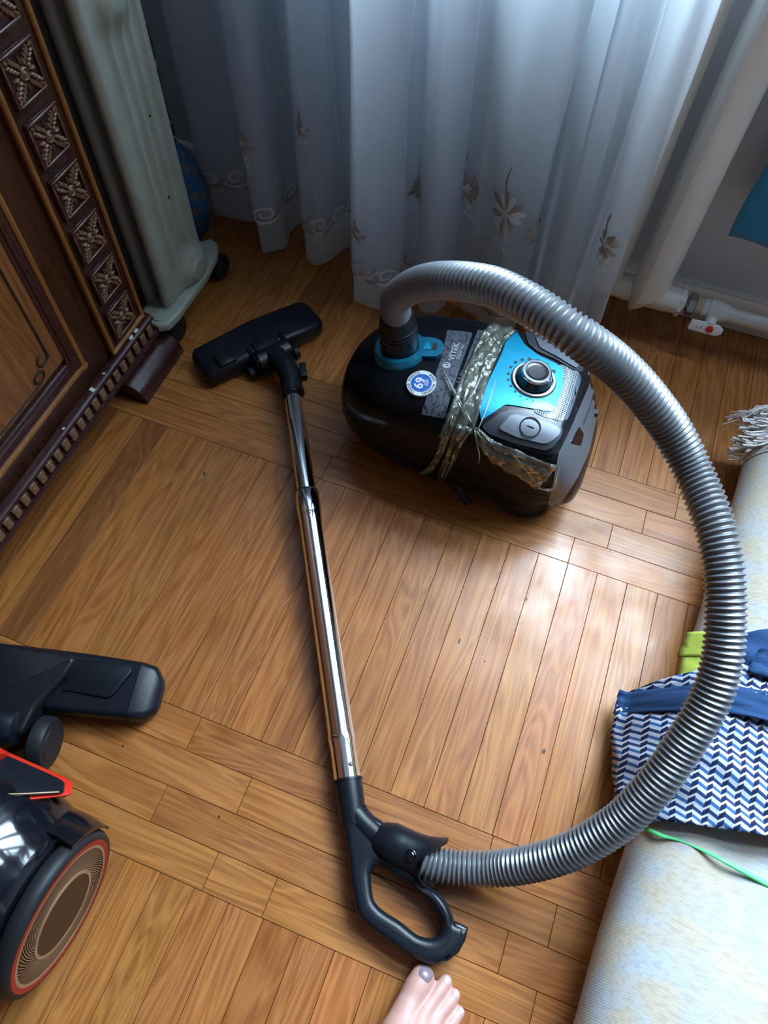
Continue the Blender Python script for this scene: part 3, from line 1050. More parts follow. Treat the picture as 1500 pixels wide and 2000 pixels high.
# ================================================================== CURTAINS
HEM = [(-0.752, 1.062), (-0.744, 1.052), (-0.70, 1.066), (-0.662, 1.075), (-0.635, 1.035), (-0.614, 1.003), (-0.590, 0.998), (-0.573, 1.025),
       (-0.579, 1.075), (-0.571, 1.105), (-0.548, 1.10), (-0.530, 1.04), (-0.513, 1.007), (-0.488, 1.006), (-0.469, 1.032), (-0.464, 1.075), (-0.440, 1.085), (-0.420, 1.03),
       (-0.392, 0.945), (-0.366, 0.932), (-0.332, 0.948), (-0.312, 0.965), (-0.318, 1.000), (-0.300, 1.014), (-0.282, 0.985), (-0.262, 0.965), (-0.238, 0.970), (-0.226, 0.992), (-0.236, 1.014), (-0.210, 1.018), (-0.180, 1.000),
       (-0.155, 0.978), (-0.128, 0.962), (-0.100, 0.966), (-0.090, 0.990), (-0.100, 1.012), (-0.080, 1.016), (-0.060, 0.990), (-0.042, 0.968), (-0.022, 0.974), (-0.020, 1.000), (-0.004, 1.010), (0.012, 0.985), (0.030, 0.968), (0.050, 0.985), (0.056, 0.992)]
HEMS = catmull(HEM, 6)
def fold(s, z):
    """point on the curtain: s index into the hem, z height; folds soften and straighten upward"""
    i = min(int(s), len(HEMS) - 2)
    f = s - i
    x = HEMS[i][0] * (1 - f) + HEMS[i + 1][0] * f
    y = HEMS[i][1] * (1 - f) + HEMS[i + 1][1] * f
    k = min(1.0, z / 1.6)
    ym = 1.0 + 0.03 * (x < -0.3)
    y = ym + (y - ym) * (1 - 0.25 * k) + 0.004 * sin(z * 7 + s * 0.35)
    x = x - 0.02 * max(0, z) * (1 if x > -0.05 else 0.3) + 0.003 * sin(z * 9 + s * 0.5)
    return x, y
def curtain(name, label, z_hem, dy, m, zt=2.45, stepz=26, s0=0, s1=0):
    bm = new()
    S = [s0 + k for k in range(len(HEMS) - s0 - s1)]
    rows = []
    for i in range(stepz + 1):
        t = (i / stepz) ** 1.6
        row = []
        for s in S:
            zh = z_hem(s)
            z = zh + (zt - zh) * t
            x, y = fold(s, z)
            row.append((x, y + dy, z))
        rows.append(row)
    grid(bm, rows)
    o = obj(name, bm, m, smooth=True, angle=180)
    return o
lin = curtain('curtain_lining', '', lambda s: 0.004 + 0.010 * abs(sin(s * 0.21)), 0.0, M['lining'], s1=22)
tag(lin, 'plain white inner curtain hanging to the floor under the embroidered sheer', 'curtain')
arc = [0.0]
for a, c in zip(HEMS, HEMS[1:]):
    arc.append(arc[-1] + sqrt((a[0] - c[0]) ** 2 + (a[1] - c[1]) ** 2))
def scallop(s):
    i = min(int(s), len(arc) - 1)
    x = HEMS[i][0]
    base = 0.098 if x < -0.40 else (0.098 - 0.028 * min(1, (x + 0.40) / 0.15))
    return base - 0.011 * abs(sin(arc[i] / 0.040 * pi)) - 0.004 * abs(sin(arc[i] / 0.020 * pi))
sheer = curtain('sheer_curtain', '', scallop, -0.007, M['sheer'])
tag(sheer, 'white sheer curtain with beige embroidered flowers and scalloped hem', 'curtain')
import bisect
def s_at_arc(a):
    i = max(0, min(len(arc) - 2, bisect.bisect(arc, a) - 1))
    return i + (a - arc[i]) / max(1e-9, arc[i + 1] - arc[i])
def s_at_x(xx):
    best = None
    for i, p in enumerate(HEMS):
        q = abs(p[0] - xx) + p[1] * 0.05
        if best is None or q < best[0]:
            best = (q, i)
    return best[1]
def on_sheer(a, z, d=0.0018):
    s = s_at_arc(a)
    x, y = fold(s, z)
    x2, y2 = fold(min(s + 1, len(HEMS) - 1.01), z)
    t = Vector((x2 - x, y2 - y, 0))
    n = Vector((t.y, -t.x, 0)).normalized() if t.length > 1e-9 else Vector((0, -1, 0))
    return Vector((x, y - 0.007, z)) + n * d
def petal(bm, a0, z0, ang, ln, wd, mi=0):
    c = bm.verts.new(on_sheer(a0 + cos(ang) * ln * 0.5, z0 + sin(ang) * ln * 0.5, 0.0028))
    ring = []
    for k in range(10):
        t = 2 * pi * k / 10
        u, v = ln * 0.5 * (1 + cos(t)), wd * sin(t) * (0.6 + 0.4 * cos(t / 2) ** 2)
        ring.append(bm.verts.new(on_sheer(a0 + cos(ang) * u - sin(ang) * v, z0 + sin(ang) * u + cos(ang) * v)))
    for k in range(10):
        bm.faces.new((c, ring[k], ring[(k + 1) % 10])).material_index = mi
def vine(bm, pts, wd, mi=1):
    P = catmull(pts, 5)
    L_, R_ = [], []
    for i, p in enumerate(P):
        a, c = P[max(0, i - 1)], P[min(len(P) - 1, i + 1)]
        dx, dz = c[0] - a[0], c[1] - a[1]
        l = max(1e-9, sqrt(dx * dx + dz * dz))
        wq = wd * (0.35 + 0.65 * sin(pi * (i + 0.5) / len(P)))
        L_.append(on_sheer(p[0] - dz / l * wq, p[1] + dx / l * wq, 0.0024))
        R_.append(on_sheer(p[0] + dz / l * wq, p[1] - dx / l * wq, 0.0024))
    V = grid(bm, [L_, R_], mi)
FL = [(448, 215, 0.95), (525, 215, 0.9), (588, 255, 0.6), (820, 375, 1.05), (915, 365, 1.1), (990, 415, 1.4), (1060, 425, 1.15), (1190, 478, 0.9), (705, 445, 0.5)]
for k, (px, py, sz) in enumerate(FL):
    p = at_y(px, py, 0.985)
    s = s_at_x(p.x)
    p = at_y(px, py, HEMS[int(s)][1] - 0.008)
    s = s_at_x(p.x)
    a0 = arc[int(s)]
    bm = new()
    rn = random.Random(k)
    n = 13
    for q in range(n):
        ang = 2 * pi * q / n + 0.2
        if sz < 1 and rn.random() < 0.15:
            continue
        petal(bm, a0 + 0.004 * cos(ang), p.z + 0.004 * sin(ang), ang, 0.023 * sz * rn.uniform(0.75, 1.1), 0.0050 * sz, 0 if k != 5 or q % 2 else 1)
    for q in range(5):
        petal(bm, a0, p.z, 2 * pi * q / 5, 0.009 * sz, 0.0028 * sz, 1)
    vine(bm, [(a0 - 0.004, p.z - 0.010), (a0 + 0.006, p.z - 0.026 * sz), (a0 + 0.002, p.z - 0.045 * sz)], 0.0014)
    vine(bm, [(a0, p.z + 0.012), (a0 - 0.008 * sz, p.z + 0.034 * sz), (a0 - 0.004, p.z + 0.055 * sz)], 0.0026, 0)
    for q in range(4):
        petal(bm, a0 + 0.010 * (q % 2) - 0.005, p.z - (0.016 + 0.008 * q) * sz, -pi / 2 + (0.7 if q % 2 else -0.7), 0.012 * sz, 0.003 * sz, 1)
    obj('embroidered_flower', bm, [M['embroid'], M['embroid_light']], sheer, angle=180)
bm = new()
E0, E1 = [], []
for q in range(len(HEMS) * 2 - 3):
    s_q = q * 0.5
    zq = scallop(s_q)
    a_q = arc[int(s_q)] + (s_q - int(s_q)) * (arc[min(int(s_q) + 1, len(arc) - 1)] - arc[int(s_q)])
    E0.append(on_sheer(a_q, zq - 0.0006, 0.0012)); E1.append(on_sheer(a_q, zq + 0.0042, 0.0016))
grid(bm, [E0, E1])
obj('hem_binding', bm, M['embroid'], sheer, angle=180)
a = 0.03
k = 0
while a < arc[-1] - 0.03:
    zb = scallop(s_at_arc(a))
    bm = new()
    sg = 1 if k % 2 else -1
    vine(bm, [(a + 0.016 * cos(t) * sg * (1 - 0.09 * t), zb + 0.020 + 0.014 * sin(t) * (1 - 0.09 * t)) for t in (-0.6, 0.3, 1.2, 2.1, 3.0, 3.9, 4.8, 5.7, 6.6)], 0.0028, 1)
    vine(bm, [(a - 0.02, zb + 0.008), (a - 0.008, zb + 0.002), (a + 0.008, zb + 0.003), (a + 0.022, zb + 0.010)], 0.0030, 1 if k % 3 else 0)
    petal(bm, a + 0.02, zb + 0.016, 1.2, 0.012, 0.004, 0)
    petal(bm, a + 0.022, zb + 0.012, 0.3, 0.010, 0.0035, 1)
    obj('hem_embroidery', bm, [M['embroid'], M['embroid_light']], sheer, angle=180)
    a += 0.046
    k += 1

# ================================================================== CAST IRON RADIATOR
rad = root('radiator', 'white cast-iron sectional radiator partly behind the sheer curtain', 'radiator', (0.115, 1.08, 0.0))
def section_bm():
    bm = new()
    zc = [(0.066, 0.10), (0.080, 0.55), (0.098, 0.95), (0.115, 1.0), (0.56, 1.0), (0.585, 0.95), (0.605, 0.5), (0.615, 0.1)]
    prof = [(-0.030, 0.004), (-0.024, -0.020), (-0.017, -0.028), (-0.010, -0.031), (0.0, -0.029), (0.016, -0.020), (0.029, -0.006), (0.033, 0.002), (0.033, 0.010), (0.028, 0.016), (0.012, 0.030), (-0.010, 0.034), (-0.024, 0.022)]
    rows = []
    for z, k in zc:
        tipx = -0.018
        rows.append([(tipx * (1 - k) + x * (k if True else 1), y * k - 0.012 * (1 - k), z) for x, y in prof])
    V = []
    for r in rows:
        V.append([bm.verts.new(p) for p in r])
    n = len(prof)
    for A, B in zip(V, V[1:]):
        for k in range(n):
            bm.faces.new((A[k], A[(k + 1) % n], B[(k + 1) % n], B[k]))
    bm.faces.new(V[0]); bm.faces.new(V[-1])
    es = [e for e in bm.edges]
    return bm
sx = [0.114 - 0.082 * k for k in range(5)]
s0 = None
for x in sx:
    if s0 is None:
        bm = section_bm()
        s0 = obj('radiator_section', bm, M['radiator_paint'], rad, local=True, angle=35)
        bv = s0.modifiers.new('round', 'BEVEL'); bv.width = 0.0035; bv.segments = 2; bv.limit_method = 'ANGLE'; bv.angle_limit = radians(20)
        o = s0
    else:
        o = s0.copy()
        COL.objects.link(o)
    o.location = (x - 0.115, 1.068 - 1.08, 0)
for z in (0.094, 0.580):
    for x in sx[:-1]:
        b_ = new()
        lathe(b_, (x - 0.082 + 0.008, 1.078, z), (1, 0, 0), [(0, 0.018), (0.012, 0.021), (0.036, 0.023), (0.054, 0.023), (0.072, 0.020)], 20)
        obj('hub', b_, M['radiator_paint'], rad)
b_ = new()
lathe(b_, (0.118, 1.082, 0.090), (1, 0, 0), [(0, 0.024), (0.030, 0.024), (0.052, 0.022), (0.058, 0.021)], 24)
obj('hub', b_, M['radiator_paint'], rad)
b_ = new()
lathe(b_, (0.172, 1.085, 0.088), (1, 0, 0), [(0, 0.014), (0.001, 0.0265), (0.008, 0.0265), (0.009, 0.018), (0.012, 0.018)], 8)
obj('end_plug', b_, M['white_paint'], rad, angle=20)

# shut-off valve with pipe
vlv = root('radiator_valve', 'white plastic pipe with ball valve and red-dotted lever beside radiator', 'valve', (0.21, 1.09, 0.0))
cy, cz = 1.088, 0.086
b_ = new()
lathe(b_, (0.184, cy, cz), (1, 0, 0), [(0, 0.011), (0.006, 0.013), (0.0062, 0.0205), (0.017, 0.0205), (0.0172, 0.014), (0.020, 0.014)], 6)
obj('union_nut', b_, M['steel'], vlv, angle=20)
b_ = new()
lathe(b_, (0.203, cy, cz), (1, 0, 0), [(0, 0.0165), (0.012, 0.0165), (0.0125, 0.0155)], 24)
obj('collar', b_, mat('beige_collar', (0.55, 0.47, 0.38), 0.4), vlv)
b_ = new()
lathe(b_, (0.2155, cy, cz), (1, 0, 0), [(0, 0.0165), (0.010, 0.017), (0.0105, 0.0195), (0.022, 0.0205), (0.034, 0.0190), (0.0345, 0.0165), (0.0445, 0.0160)], 24)
lathe(b_, (0.236, cy - 0.012, cz - 0.004), (0, -1, -0.35), [(0, 0.0105), (0.016, 0.0095), (0.019, 0.011)], 16)
obj('valve_body', b_, M['white_paint'], vlv)
b_ = new()
pl = [(-0.034, -0.008), (-0.030, -0.011), (0.016, -0.010), (0.024, -0.004), (0.024, 0.004), (0.016, 0.0095), (-0.032, 0.008)]
prism(b_, pl, -0.004, 0.004, 0.0022, 2)
LV = Matrix.Translation((0.236, cy - 0.0335, cz - 0.0115)) @ Matrix.Rotation(radians(66), 4, 'X')
b_.transform(LV)
obj('lever', b_, M['white_paint'], vlv)
b_ = new()
lathe(b_, LV @ Vector((0.002, 0, 0.003)), LV.to_3x3() @ Vector((0, 0, 1)), [(0, 0.0062), (0.0022, 0.0062), (0.003, 0.005), (0.0032, 0)], 20)
obj('red_dot', b_, M['red'], vlv)
b_ = new()
tube(b_, [(0.255, cy, cz), (0.7, cy + 0.004, cz - 0.004), (1.2, cy + 0.004, cz - 0.004), (1.24, cy + 0.004, cz + 0.02), (1.245, cy + 0.004, 0.2), (1.245, cy + 0.004, 2.58)], 0.0125, 20)
obj('pipe', b_, M['white_paint'], vlv)
# two more dots printed on the lever
b_ = new()
for dx in (-0.020, -0.012, -0.0122):
    lathe(b_, LV @ Vector((dx, 0.001 if dx > -0.0121 else -0.002, 0.0037)), LV.to_3x3() @ Vector((0, 0, 1)), [(0, 0.001), (0.0006, 0.001)], 8)
obj('lever_mark', b_, M['ink'], vlv)

# turquoise towel hung over the sill
b_ = new()
YT = 1.094
p0 = at_y(1430, 447, YT)
def towel_pt(u, v):
    zb = p0.z + 0.004 * sin(u * 9) - 0.012 * min(1, u * 3.0) + 0.003 * sin(u * 23)
    if v < 0.86:
        z = zb + (WZ0 + 0.002 - zb) * (v / 0.86)
        return (p0.x + 0.33 * u + 0.006 * sin(z * 16) * (1 - u), YT - 0.010 - 0.008 * (1 + sin(u * 16 + z * 2)) * 0.6, z)
    q = (v - 0.86) / 0.14
    return (p0.x + 0.33 * u, YT - 0.010 + 0.13 * q, WZ0 + 0.004 + 0.004 * sin(q * pi))
F = [[towel_pt(j / 40, i / 44) for j in range(41)] for i in range(45)]
grid(b_, F)
tw = obj('towel', b_, M['towel'], angle=180)
sm = tw.modifiers.new('thick', 'SOLIDIFY'); sm.thickness = 0.004; sm.offset = 0
tag(tw, 'turquoise terry towel hanging over the sill at the right edge', 'towel')

# ================================================================== CANISTER VACUUM CLEANER
vac = root('vacuum_cleaner', 'black and cyan canister vacuum cleaner patched with clear tape', 'vacuum cleaner', (-0.09, 0.70, 0.0))
SEC = [(-0.302, 0.020, 0.120, 0.070, 2.2), (-0.299, 0.045, 0.140, 0.052, 2.3), (-0.288, 0.066, 0.158, 0.038, 2.5), (-0.268, 0.084, 0.175, 0.028, 2.8), (-0.235, 0.100, 0.192, 0.020, 3.2),
       (-0.19, 0.109, 0.203, 0.015, 3.6), (-0.12, 0.113, 0.209, 0.013, 4.0), (-0.05, 0.1135, 0.210, 0.013, 4.2), (0.0, 0.113, 0.208, 0.013, 4.2), (0.030, 0.110, 0.205, 0.014, 4.0),
       (0.044, 0.107, 0.199, 0.015, 3.6), (0.058, 0.102, 0.180, 0.017, 3.1), (0.075, 0.094, 0.150, 0.021, 2.8), (0.089, 0.083, 0.121, 0.027, 2.6), (0.097, 0.070, 0.100, 0.035, 2.5), (0.100, 0.055, 0.090, 0.044, 2.4)]
SECS = catmull(SEC, 4)
NB = 56
def sec_ring(s):
    x, hw, zt, zb, ne = s
    zc, hz = (zt + zb) / 2, (zt - zb) / 2
    out = []
    for k in range(NB):
        t = 2 * pi * k / NB
        c, d = cos(t), sin(t)
        out.append(Vector((x, 0.704 + hw * (1 if c >= 0 else -1) * abs(c) ** (2 / ne), zc + hz * (1 if d >= 0 else -1) * abs(d) ** (2 / ne))))
    return out
bm = new()
V = [[bm.verts.new(p) for p in sec_ring(s)] for s in SECS]
for A, B in zip(V, V[1:]):
    for k in range(NB):
        f = bm.faces.new((A[k], A[(k + 1) % NB], B[(k + 1) % NB], B[k]))
bm.faces.new(V[0]); bm.faces.new(V[-1])
bmesh.ops.recalc_face_normals(bm, faces=bm.faces)
BODY = BVHTree.FromBMesh(bm)
body = obj('body', bm, M['body'], vac, angle=70)

def hit(px, py):
    """point and normal of the cleaner's shell seen along a line of sight"""
    d = ray(px, py).normalized()
    loc, nrm, i, dist = BODY.ray_cast(EYE, d)
    if loc is None:
        loc, nrm, i, dist = BODY.find_nearest(EYE + d * 1.05)
    if nrm.dot(d) > 0:
        nrm = -nrm
    return loc, nrm

def smooth_poly(poly, r=0.25, n=4):
    """round the corners of a polygon"""
    out = []
    m = len(poly)
    for i in range(m):
        p0, p1, p2 = Vector(poly[i - 1]), Vector(poly[i]), Vector(poly[(i + 1) % m])
        a, c = p1 + (p0 - p1) * r, p1 + (p2 - p1) * r
        for k in range(n + 1):
            t = k / n
            out.append(tuple(a * (1 - t) ** 2 + p1 * 2 * t * (1 - t) + c * t * t))
    return out

def patch(name, poly, m, parent, off=0.001, base=-0.002, r=0.25, cell=6, bev=0.0, hole=None):
    """a plate following the shell: outline in photo pixels, laid onto the body surface with its own thickness"""
    P = smooth_poly(poly, r) if r else poly
    bm = new()
    vs = [bm.verts.new((x, y, 0)) for x, y in P]
    bm.faces.new(vs)
    bmesh.ops.triangulate(bm, faces=bm.faces)
    for _ in range(4):
        es = [e for e in bm.edges if e.calc_length() > cell * 2]
        if not es:
            break
        bmesh.ops.subdivide_edges(bm, edges=es, cuts=1)
        bmesh.ops.triangulate(bm, faces=bm.faces)
    bmesh.ops.beautify_fill(bm, faces=bm.faces, edges=[e for e in bm.edges if not e.is_boundary])
    nr = {}
    for v in bm.verts:
        loc, n = hit(v.co.x, v.co.y)
        nr[v] = (loc, n)
    for v, (loc, n) in nr.items():
        v.co = loc + n * off
    bmesh.ops.recalc_face_normals(bm, faces=bm.faces)
    bnd = [e for e in bm.edges if e.is_boundary]
    ext = bmesh.ops.extrude_edge_only(bm, edges=bnd)
    newv = [g for g in ext['geom'] if isinstance(g, bmesh.types.BMVert)]
    for v in newv:
        loc, n, i, d = BODY.find_nearest(v.co)
        if (v.co - loc).dot(n) < 0:
            n = -n
        v.co = loc - (v.co - loc).normalized() * abs(base)
    return obj(name, bm, m, parent, angle=35)

C4 = lambda L: [(640 + a * 0.37333, 480 + c * 0.37333) for a, c in L]
# worn foil label and control panel plates
patch('foil_label', C4([(625, 440), (760, 455), (705, 600), (650, 760), (612, 905), (485, 882), (548, 720), (598, 580)]), M['worn_label'], body, 0.0006, r=0.1)
patch('foil_label', C4([(785, 440), (850, 450), (740, 740), (640, 880), (690, 700)]), M['worn_label'], body, 0.0006, r=0.1)
patch('control_panel', [(985, 640), (1018, 640), (1054, 660), (1100, 688), (1133, 708), (1150, 722), (1152, 745), (1128, 800), (1112, 838), (1090, 884), (1070, 889), (1000, 868), (942, 832), (935, 800), (948, 745), (968, 690)],
      M['black_semi'], body, 0.0016, r=0.2)
gr = patch('grille', [(1085, 716), (1108, 712), (1128, 724), (1133, 742), (1118, 792), (1106, 820), (1094, 824), (1060, 815), (1040, 806), (1050, 745)], M['grille'], body, 0.0024, r=0.25, cell=5)
patch('cyan_panel', C4([(985, 458), (1030, 528), (1100, 580), (1190, 622), (1232, 655), (1226, 742), (1194, 848), (1165, 874), (1060, 856), (930, 834), (880, 868), (803, 917), (793, 850), (838, 720), (910, 570), (940, 480)]),
      M['cyan'], body, 0.0034, r=0.2)
b1 = patch('power_button', C4([(805, 945), (900, 880), (960, 862), (1090, 892), (1200, 935), (1222, 965), (1212, 1000), (1168, 1058), (1132, 1068), (980, 1032), (850, 985)]), M['grey_dark'], body, 0.0040, r=0.2)
patch('button_face', C4([(893, 957), (962, 888), (1080, 912), (1190, 950), (1208, 972), (1200, 992), (1152, 1030), (1120, 1034), (990, 1002)]), M['grey_plastic'], b1, 0.0062, r=0.2)
b2_ = patch('cord_button', C4([(1030, 462), (1075, 470), (1190, 535), (1300, 600), (1330, 640), (1320, 668), (1270, 650), (1180, 598), (1090, 560), (1045, 520)]), M['grey_dark'], body, 0.0040, r=0.2)
patch('button_face', C4([(1080, 490), (1180, 545), (1275, 602), (1302, 640), (1290, 652), (1190, 590), (1105, 548)]), M['grey_plastic'], b2_, 0.0060, r=0.2)
def ring_on(px, py, r0, r1, h, m, parent, name, off=0.0):
    loc, n = hit(px, py)
    b_ = new()
    lathe(b_, loc + n * off, n, [(0, r0), (h, r0), (h, r1), (0, r1), (0, r0)], 32, cap=False)
    return obj(name, b_, m, parent, angle=30)
ring_on(1034, 837, 0.0148, 0.0128, 0.0004, M['black_semi'], b1, 'button_ring', 0.0062)
def text_on(body_txt, pa, pb, size, m, parent, name, off=0.0016, bold=0.0, extrude=0.0, tree=None, fit=True):
    """lay text on the shell: baseline from pixel pa to pixel pb"""
    A, nA = hit(*pa)
    B, nB = hit(*pb)
    n = (nA + nB).normalized()
    u = (B - A)
    ln = u.length
    u = (u - n * u.dot(n)).normalized()
    v = n.cross(u)
    bm = text_mesh(body_txt, size, extrude, bold)
    xs = [q.co.x for q in bm.verts]
    k = ln / (max(xs) - min(xs)) if fit else 1.0
    x0 = min(xs)
    for q in bm.verts:
        p = A + u * ((q.co.x - x0) * k) + v * q.co.y
        hloc, hn, i, d = BODY.ray_cast(p + n * 0.05, -n)
        q.co = (hloc if hloc is not None else p) + n * (off + q.co.z)
    return obj(name, bm, m, parent, smooth=False)
loc, n = hit(1034, 837)
b_ = new()
pA, pB = hit(1028, 834)[0], hit(1041, 839)[0]
tube(b_, [pA + n * 0.0064, pB + n * 0.0064], 0.0009, 8)
obj('button_mark', b_, M['black_semi'], b1)
text_on('VITEK', (886, 706), (898, 671), 0.0125, M['print_grey'], body, 'brand_lettering', 0.0012, 0.0003)
text_on('2200 W', (897, 703), (908, 675), 0.0075, M['print_grey'], body, 'wattage_lettering', 0.0012)
# round emblem before the name
loc, n = hit(872, 714)
b_ = new()
lathe(b_, loc, n, [(0, 0.0058), (0.0012, 0.0058), (0.0012, 0)], 24, cap=False)
em = obj('emblem', b_, M['print_grey'], body, angle=30)
b_ = new()
a_, u_, v_ = frame_for(n)
sp_ = [(loc + n * 0.0013 + (u_ * cos(t) + v_ * sin(t)) * (0.0005 + 0.0042 * t / 5.0)) for t in [0.25 * k for k in range(20)]]
tube(b_, sp_, 0.0006, 6)
obj('emblem_swirl', b_, M['worn_label'], em)
# embossed letters under the tape
text_on('UIERCO', (899, 768), (951, 676), 0.020, M['grey_dark'], body, 'embossed_lettering', 0.0014)

# rear fascia: grey sloping band with two clear windows
fasc = patch('end_fascia', [(1147, 690), (1167, 712), (1172, 740), (1172, 775), (1166, 810), (1158, 842), (1150, 880), (1128, 930), (1100, 975), (1074, 1006), (1068, 990), (1078, 950), (1086, 905), (1090, 882), (1112, 838), (1126, 806), (1150, 745)],
             M['grey_plastic'], body, 0.0014, r=0.2)
for nm, pl_ in (('indicator_window', [(1153, 731), (1170, 741), (1167, 759), (1152, 758)]), ('indicator_window', [(1129, 833), (1138, 848), (1132, 870), (1112, 865)])):
    patch(nm, pl_, M['black_gloss'], fasc, 0.0022, r=0.12, cell=4)
text_on('SEPARATION', (1137, 832), (1158, 768), 0.0075, M['grey_dark'], fasc, 'embossed_lettering', 0.0022)
loc, n = hit(1161, 806)
b_ = new()
box(b_, (-0.006, -0.005, -0.004), (0.006, 0.005, 0.004), 0.001, 1, M=Matrix.Translation(loc))
obj('latch_notch', b_, M['ink'], fasc)
# dial
loc, n = hit(1041, 745)
dial = obj('dial_base', (lambda q: (lathe(q, loc - n * 0.001, n, [(0, 0.0325), (0.005, 0.0325), (0.0075, 0.0305), (0.0075, 0.028), (0.0055, 0.027), (0.0055, 0)], 48, cap=False), q)[1])(new()), M['steel'], body, angle=30)
b_ = new()
lathe(b_, loc + n * 0.004, n, [(0, 0.0265), (0.002, 0.0265), (0.006, 0.0245), (0.016, 0.0222), (0.0165, 0)], 48, cap=False)
obj('dial_knob', b_, M['black_gloss'], dial, angle=30)
b_ = new()
lathe(b_, loc + n * 0.0195, n, [(0, 0.0222), (0.0025, 0.0215), (0.0035, 0.0200), (0.0035, 0.0165), (0.0015, 0.0160), (0, 0.0160)], 48, cap=False)
obj('dial_rim', b_, M['chrome'], dial, angle=30)
b_ = new()
lathe(b_, loc + n * 0.019, n, [(0, 0.0165), (0.0022, 0.016), (0.0016, 0.0125), (0.0024, 0.012), (0.0020, 0)], 40, cap=False)
obj('dial_cap', b_, M['black_semi'], dial, angle=30)
DOT = [(1080, 728.5, 0.0032), (1066, 715.5, 0.0030), (1049.5, 707.5, 0.0030), (1033, 704.5, 0.0028), (1019, 706, 0.0026), (1006, 711, 0.0025), (997, 720, 0.0023), (992, 733, 0.0022), (992, 745, 0.0020), (997, 757, 0.0018),
       (1005, 768, 0.0016), (1015, 777, 0.0013), (1028, 783, 0.0011), (1040, 786, 0.0010), (1052, 787, 0.0010)]
for px, py, r in DOT:
    loc2, n2 = hit(px, py)
    b_ = new()
    lathe(b_, loc2 + n2 * 0.0030, n2, [(0, r), (0.0009, r), (0.0011, 0)], 14, cap=False)
    obj('power_dot', b_, M['sticker_blue'] if False else M['ink'], body, smooth=False)
# silence sticker
loc, n = hit(823, 749)
ua = hit(827, 738)[0] - hit(820, 760)[0]
u_ = (ua - n * ua.dot(n)).normalized()
v_ = n.cross(u_)
b_ = new()
lathe(b_, loc - n * 0.002, n, [(0, 0.0213), (0.0032, 0.0213), (0.0034, 0.0210), (0.0034, 0)], 48, cap=False)
stk = obj('sticker', b_, M['sticker_white'], body, angle=30)
b_ = new()
lathe(b_, loc + n * 0.0012, n, [(0, 0.0150), (0.0005, 0.0150), (0.0005, 0)], 48, cap=False)
obj('sticker_disc', b_, M['sticker_blue'], stk, smooth=False)
def flat_text(txt, size, cx, cy, rot, dest, bold=0.0, h=0.0021):
    bm = text_mesh(txt, size, 0, bold, 'CENTER')
    ys = [q.co.y for q in bm.verts]
    yc = (max(ys) + min(ys)) / 2
    for q in bm.verts:
        x, y = q.co.x, q.co.y - yc
        x, y = x * cos(rot) - y * sin(rot) + cx, x * sin(rot) + y * cos(rot) + cy
        q.co = loc + u_ * x + v_ * y + n * h
    merge(dest, bm)
b_ = new()
flat_text('69', 0.0185, -0.001, 0.0028, 0, b_, 0.0005)
flat_text('дБ', 0.0085, 0.002, -0.0068, 0, b_, 0.0001)
obj('sticker_number', b_, M['sticker_white'], stk, smooth=False)
b_ = new()
def arc_text(txt, r, a0, a1, flip):
    m_ = len(txt) - 1
    for k, ch in enumerate(txt):
        if ch == ' ':
            continue
        a = a0 + (a1 - a0) * k / m_
        flat_text(ch, 0.0056, r * cos(a), r * sin(a), a - pi / 2 if not flip else a + pi / 2, b_, 0.0001, 0.0016)
arc_text('ТИХАЯ РАБОТА', 0.0182, radians(158), radians(28), False)
arc_text('УРОВЕНЬ ШУМА', 0.0182, radians(202), radians(332), True)
obj('sticker_text', b_, M['ink'], stk, smooth=False)
# inlet ring with latch tab
RC = hit(782, 684)[0]
AX = Vector((-0.16, 0.06, 1)).normalized()
b_ = new()
lathe(b_, RC - AX * 0.022, AX, [(0, 0.040), (0.016, 0.0405), (0.026, 0.0395), (0.031, 0.036), (0.031, 0.029), (0.020, 0.028)], 48, cap=False)
rg = obj('inlet_ring', b_, M['cyan_ring'], body, angle=50)
tabp = [(822, 664), (846, 665), (862, 671), (867, 681), (863, 694), (852, 702), (832, 702), (812, 700)]
patch('latch_tab', tabp, M['cyan_ring'], body, 0.0065, r=0.2)
patch('latch_slot', [(846, 676), (855, 677), (853, 690), (842, 689)], M['ink'], body, 0.0070, r=0.1, cell=4)
patch('latch_wedge', [(836, 674), (843, 688), (833, 690), (825, 689)], M['cyan'], body, 0.0078, r=0.1, cell=4)
# wheels
b_ = new()
lathe(b_, (0.018, 0.604, 0.052), (0, -1, 0), [(-0.02, 0.050), (-0.004, 0.050), (0.0, 0.047), (0.0, 0.042), (-0.002, 0.041), (-0.001, 0.030), (0.0025, 0.028), (0.003, 0)], 40, cap=False)
obj('wheel', b_, M['rubber'], vac, angle=30)
b_ = new()
lathe(b_, (0.018, 0.796, 0.052), (0, 1, 0), [(-0.02, 0.050), (-0.004, 0.050), (0.0, 0.047), (0.0, 0.042), (0.003, 0)], 40, cap=False)
obj('wheel', b_, M['rubber'], vac, angle=30)
b_ = new()
lathe(b_, (-0.20, 0.70, 0.018), (0, 1, 0), [(-0.012, 0.010), (-0.010, 0.0165), (0.010, 0.0165), (0.012, 0.010)], 20)
tube(b_, [(-0.20, 0.70, 0.02), (-0.19, 0.70, 0.03)], 0.01, 8)
obj('caster', b_, M['rubber'], vac)
b_ = new()
pts = [at_z(px, py, z) for px, py, z in ((900, 925, 0.075), (897, 942, 0.055), (899, 960, 0.035), (906, 972, 0.018), (915, 980, 0.0085))]
tube(b_, catmull([tuple(p) for p in pts], 4), [0.0045 + 0.003 * k / 16 for k in range(17)], 10)
obj('cord_end', b_, M['rubber'], vac)
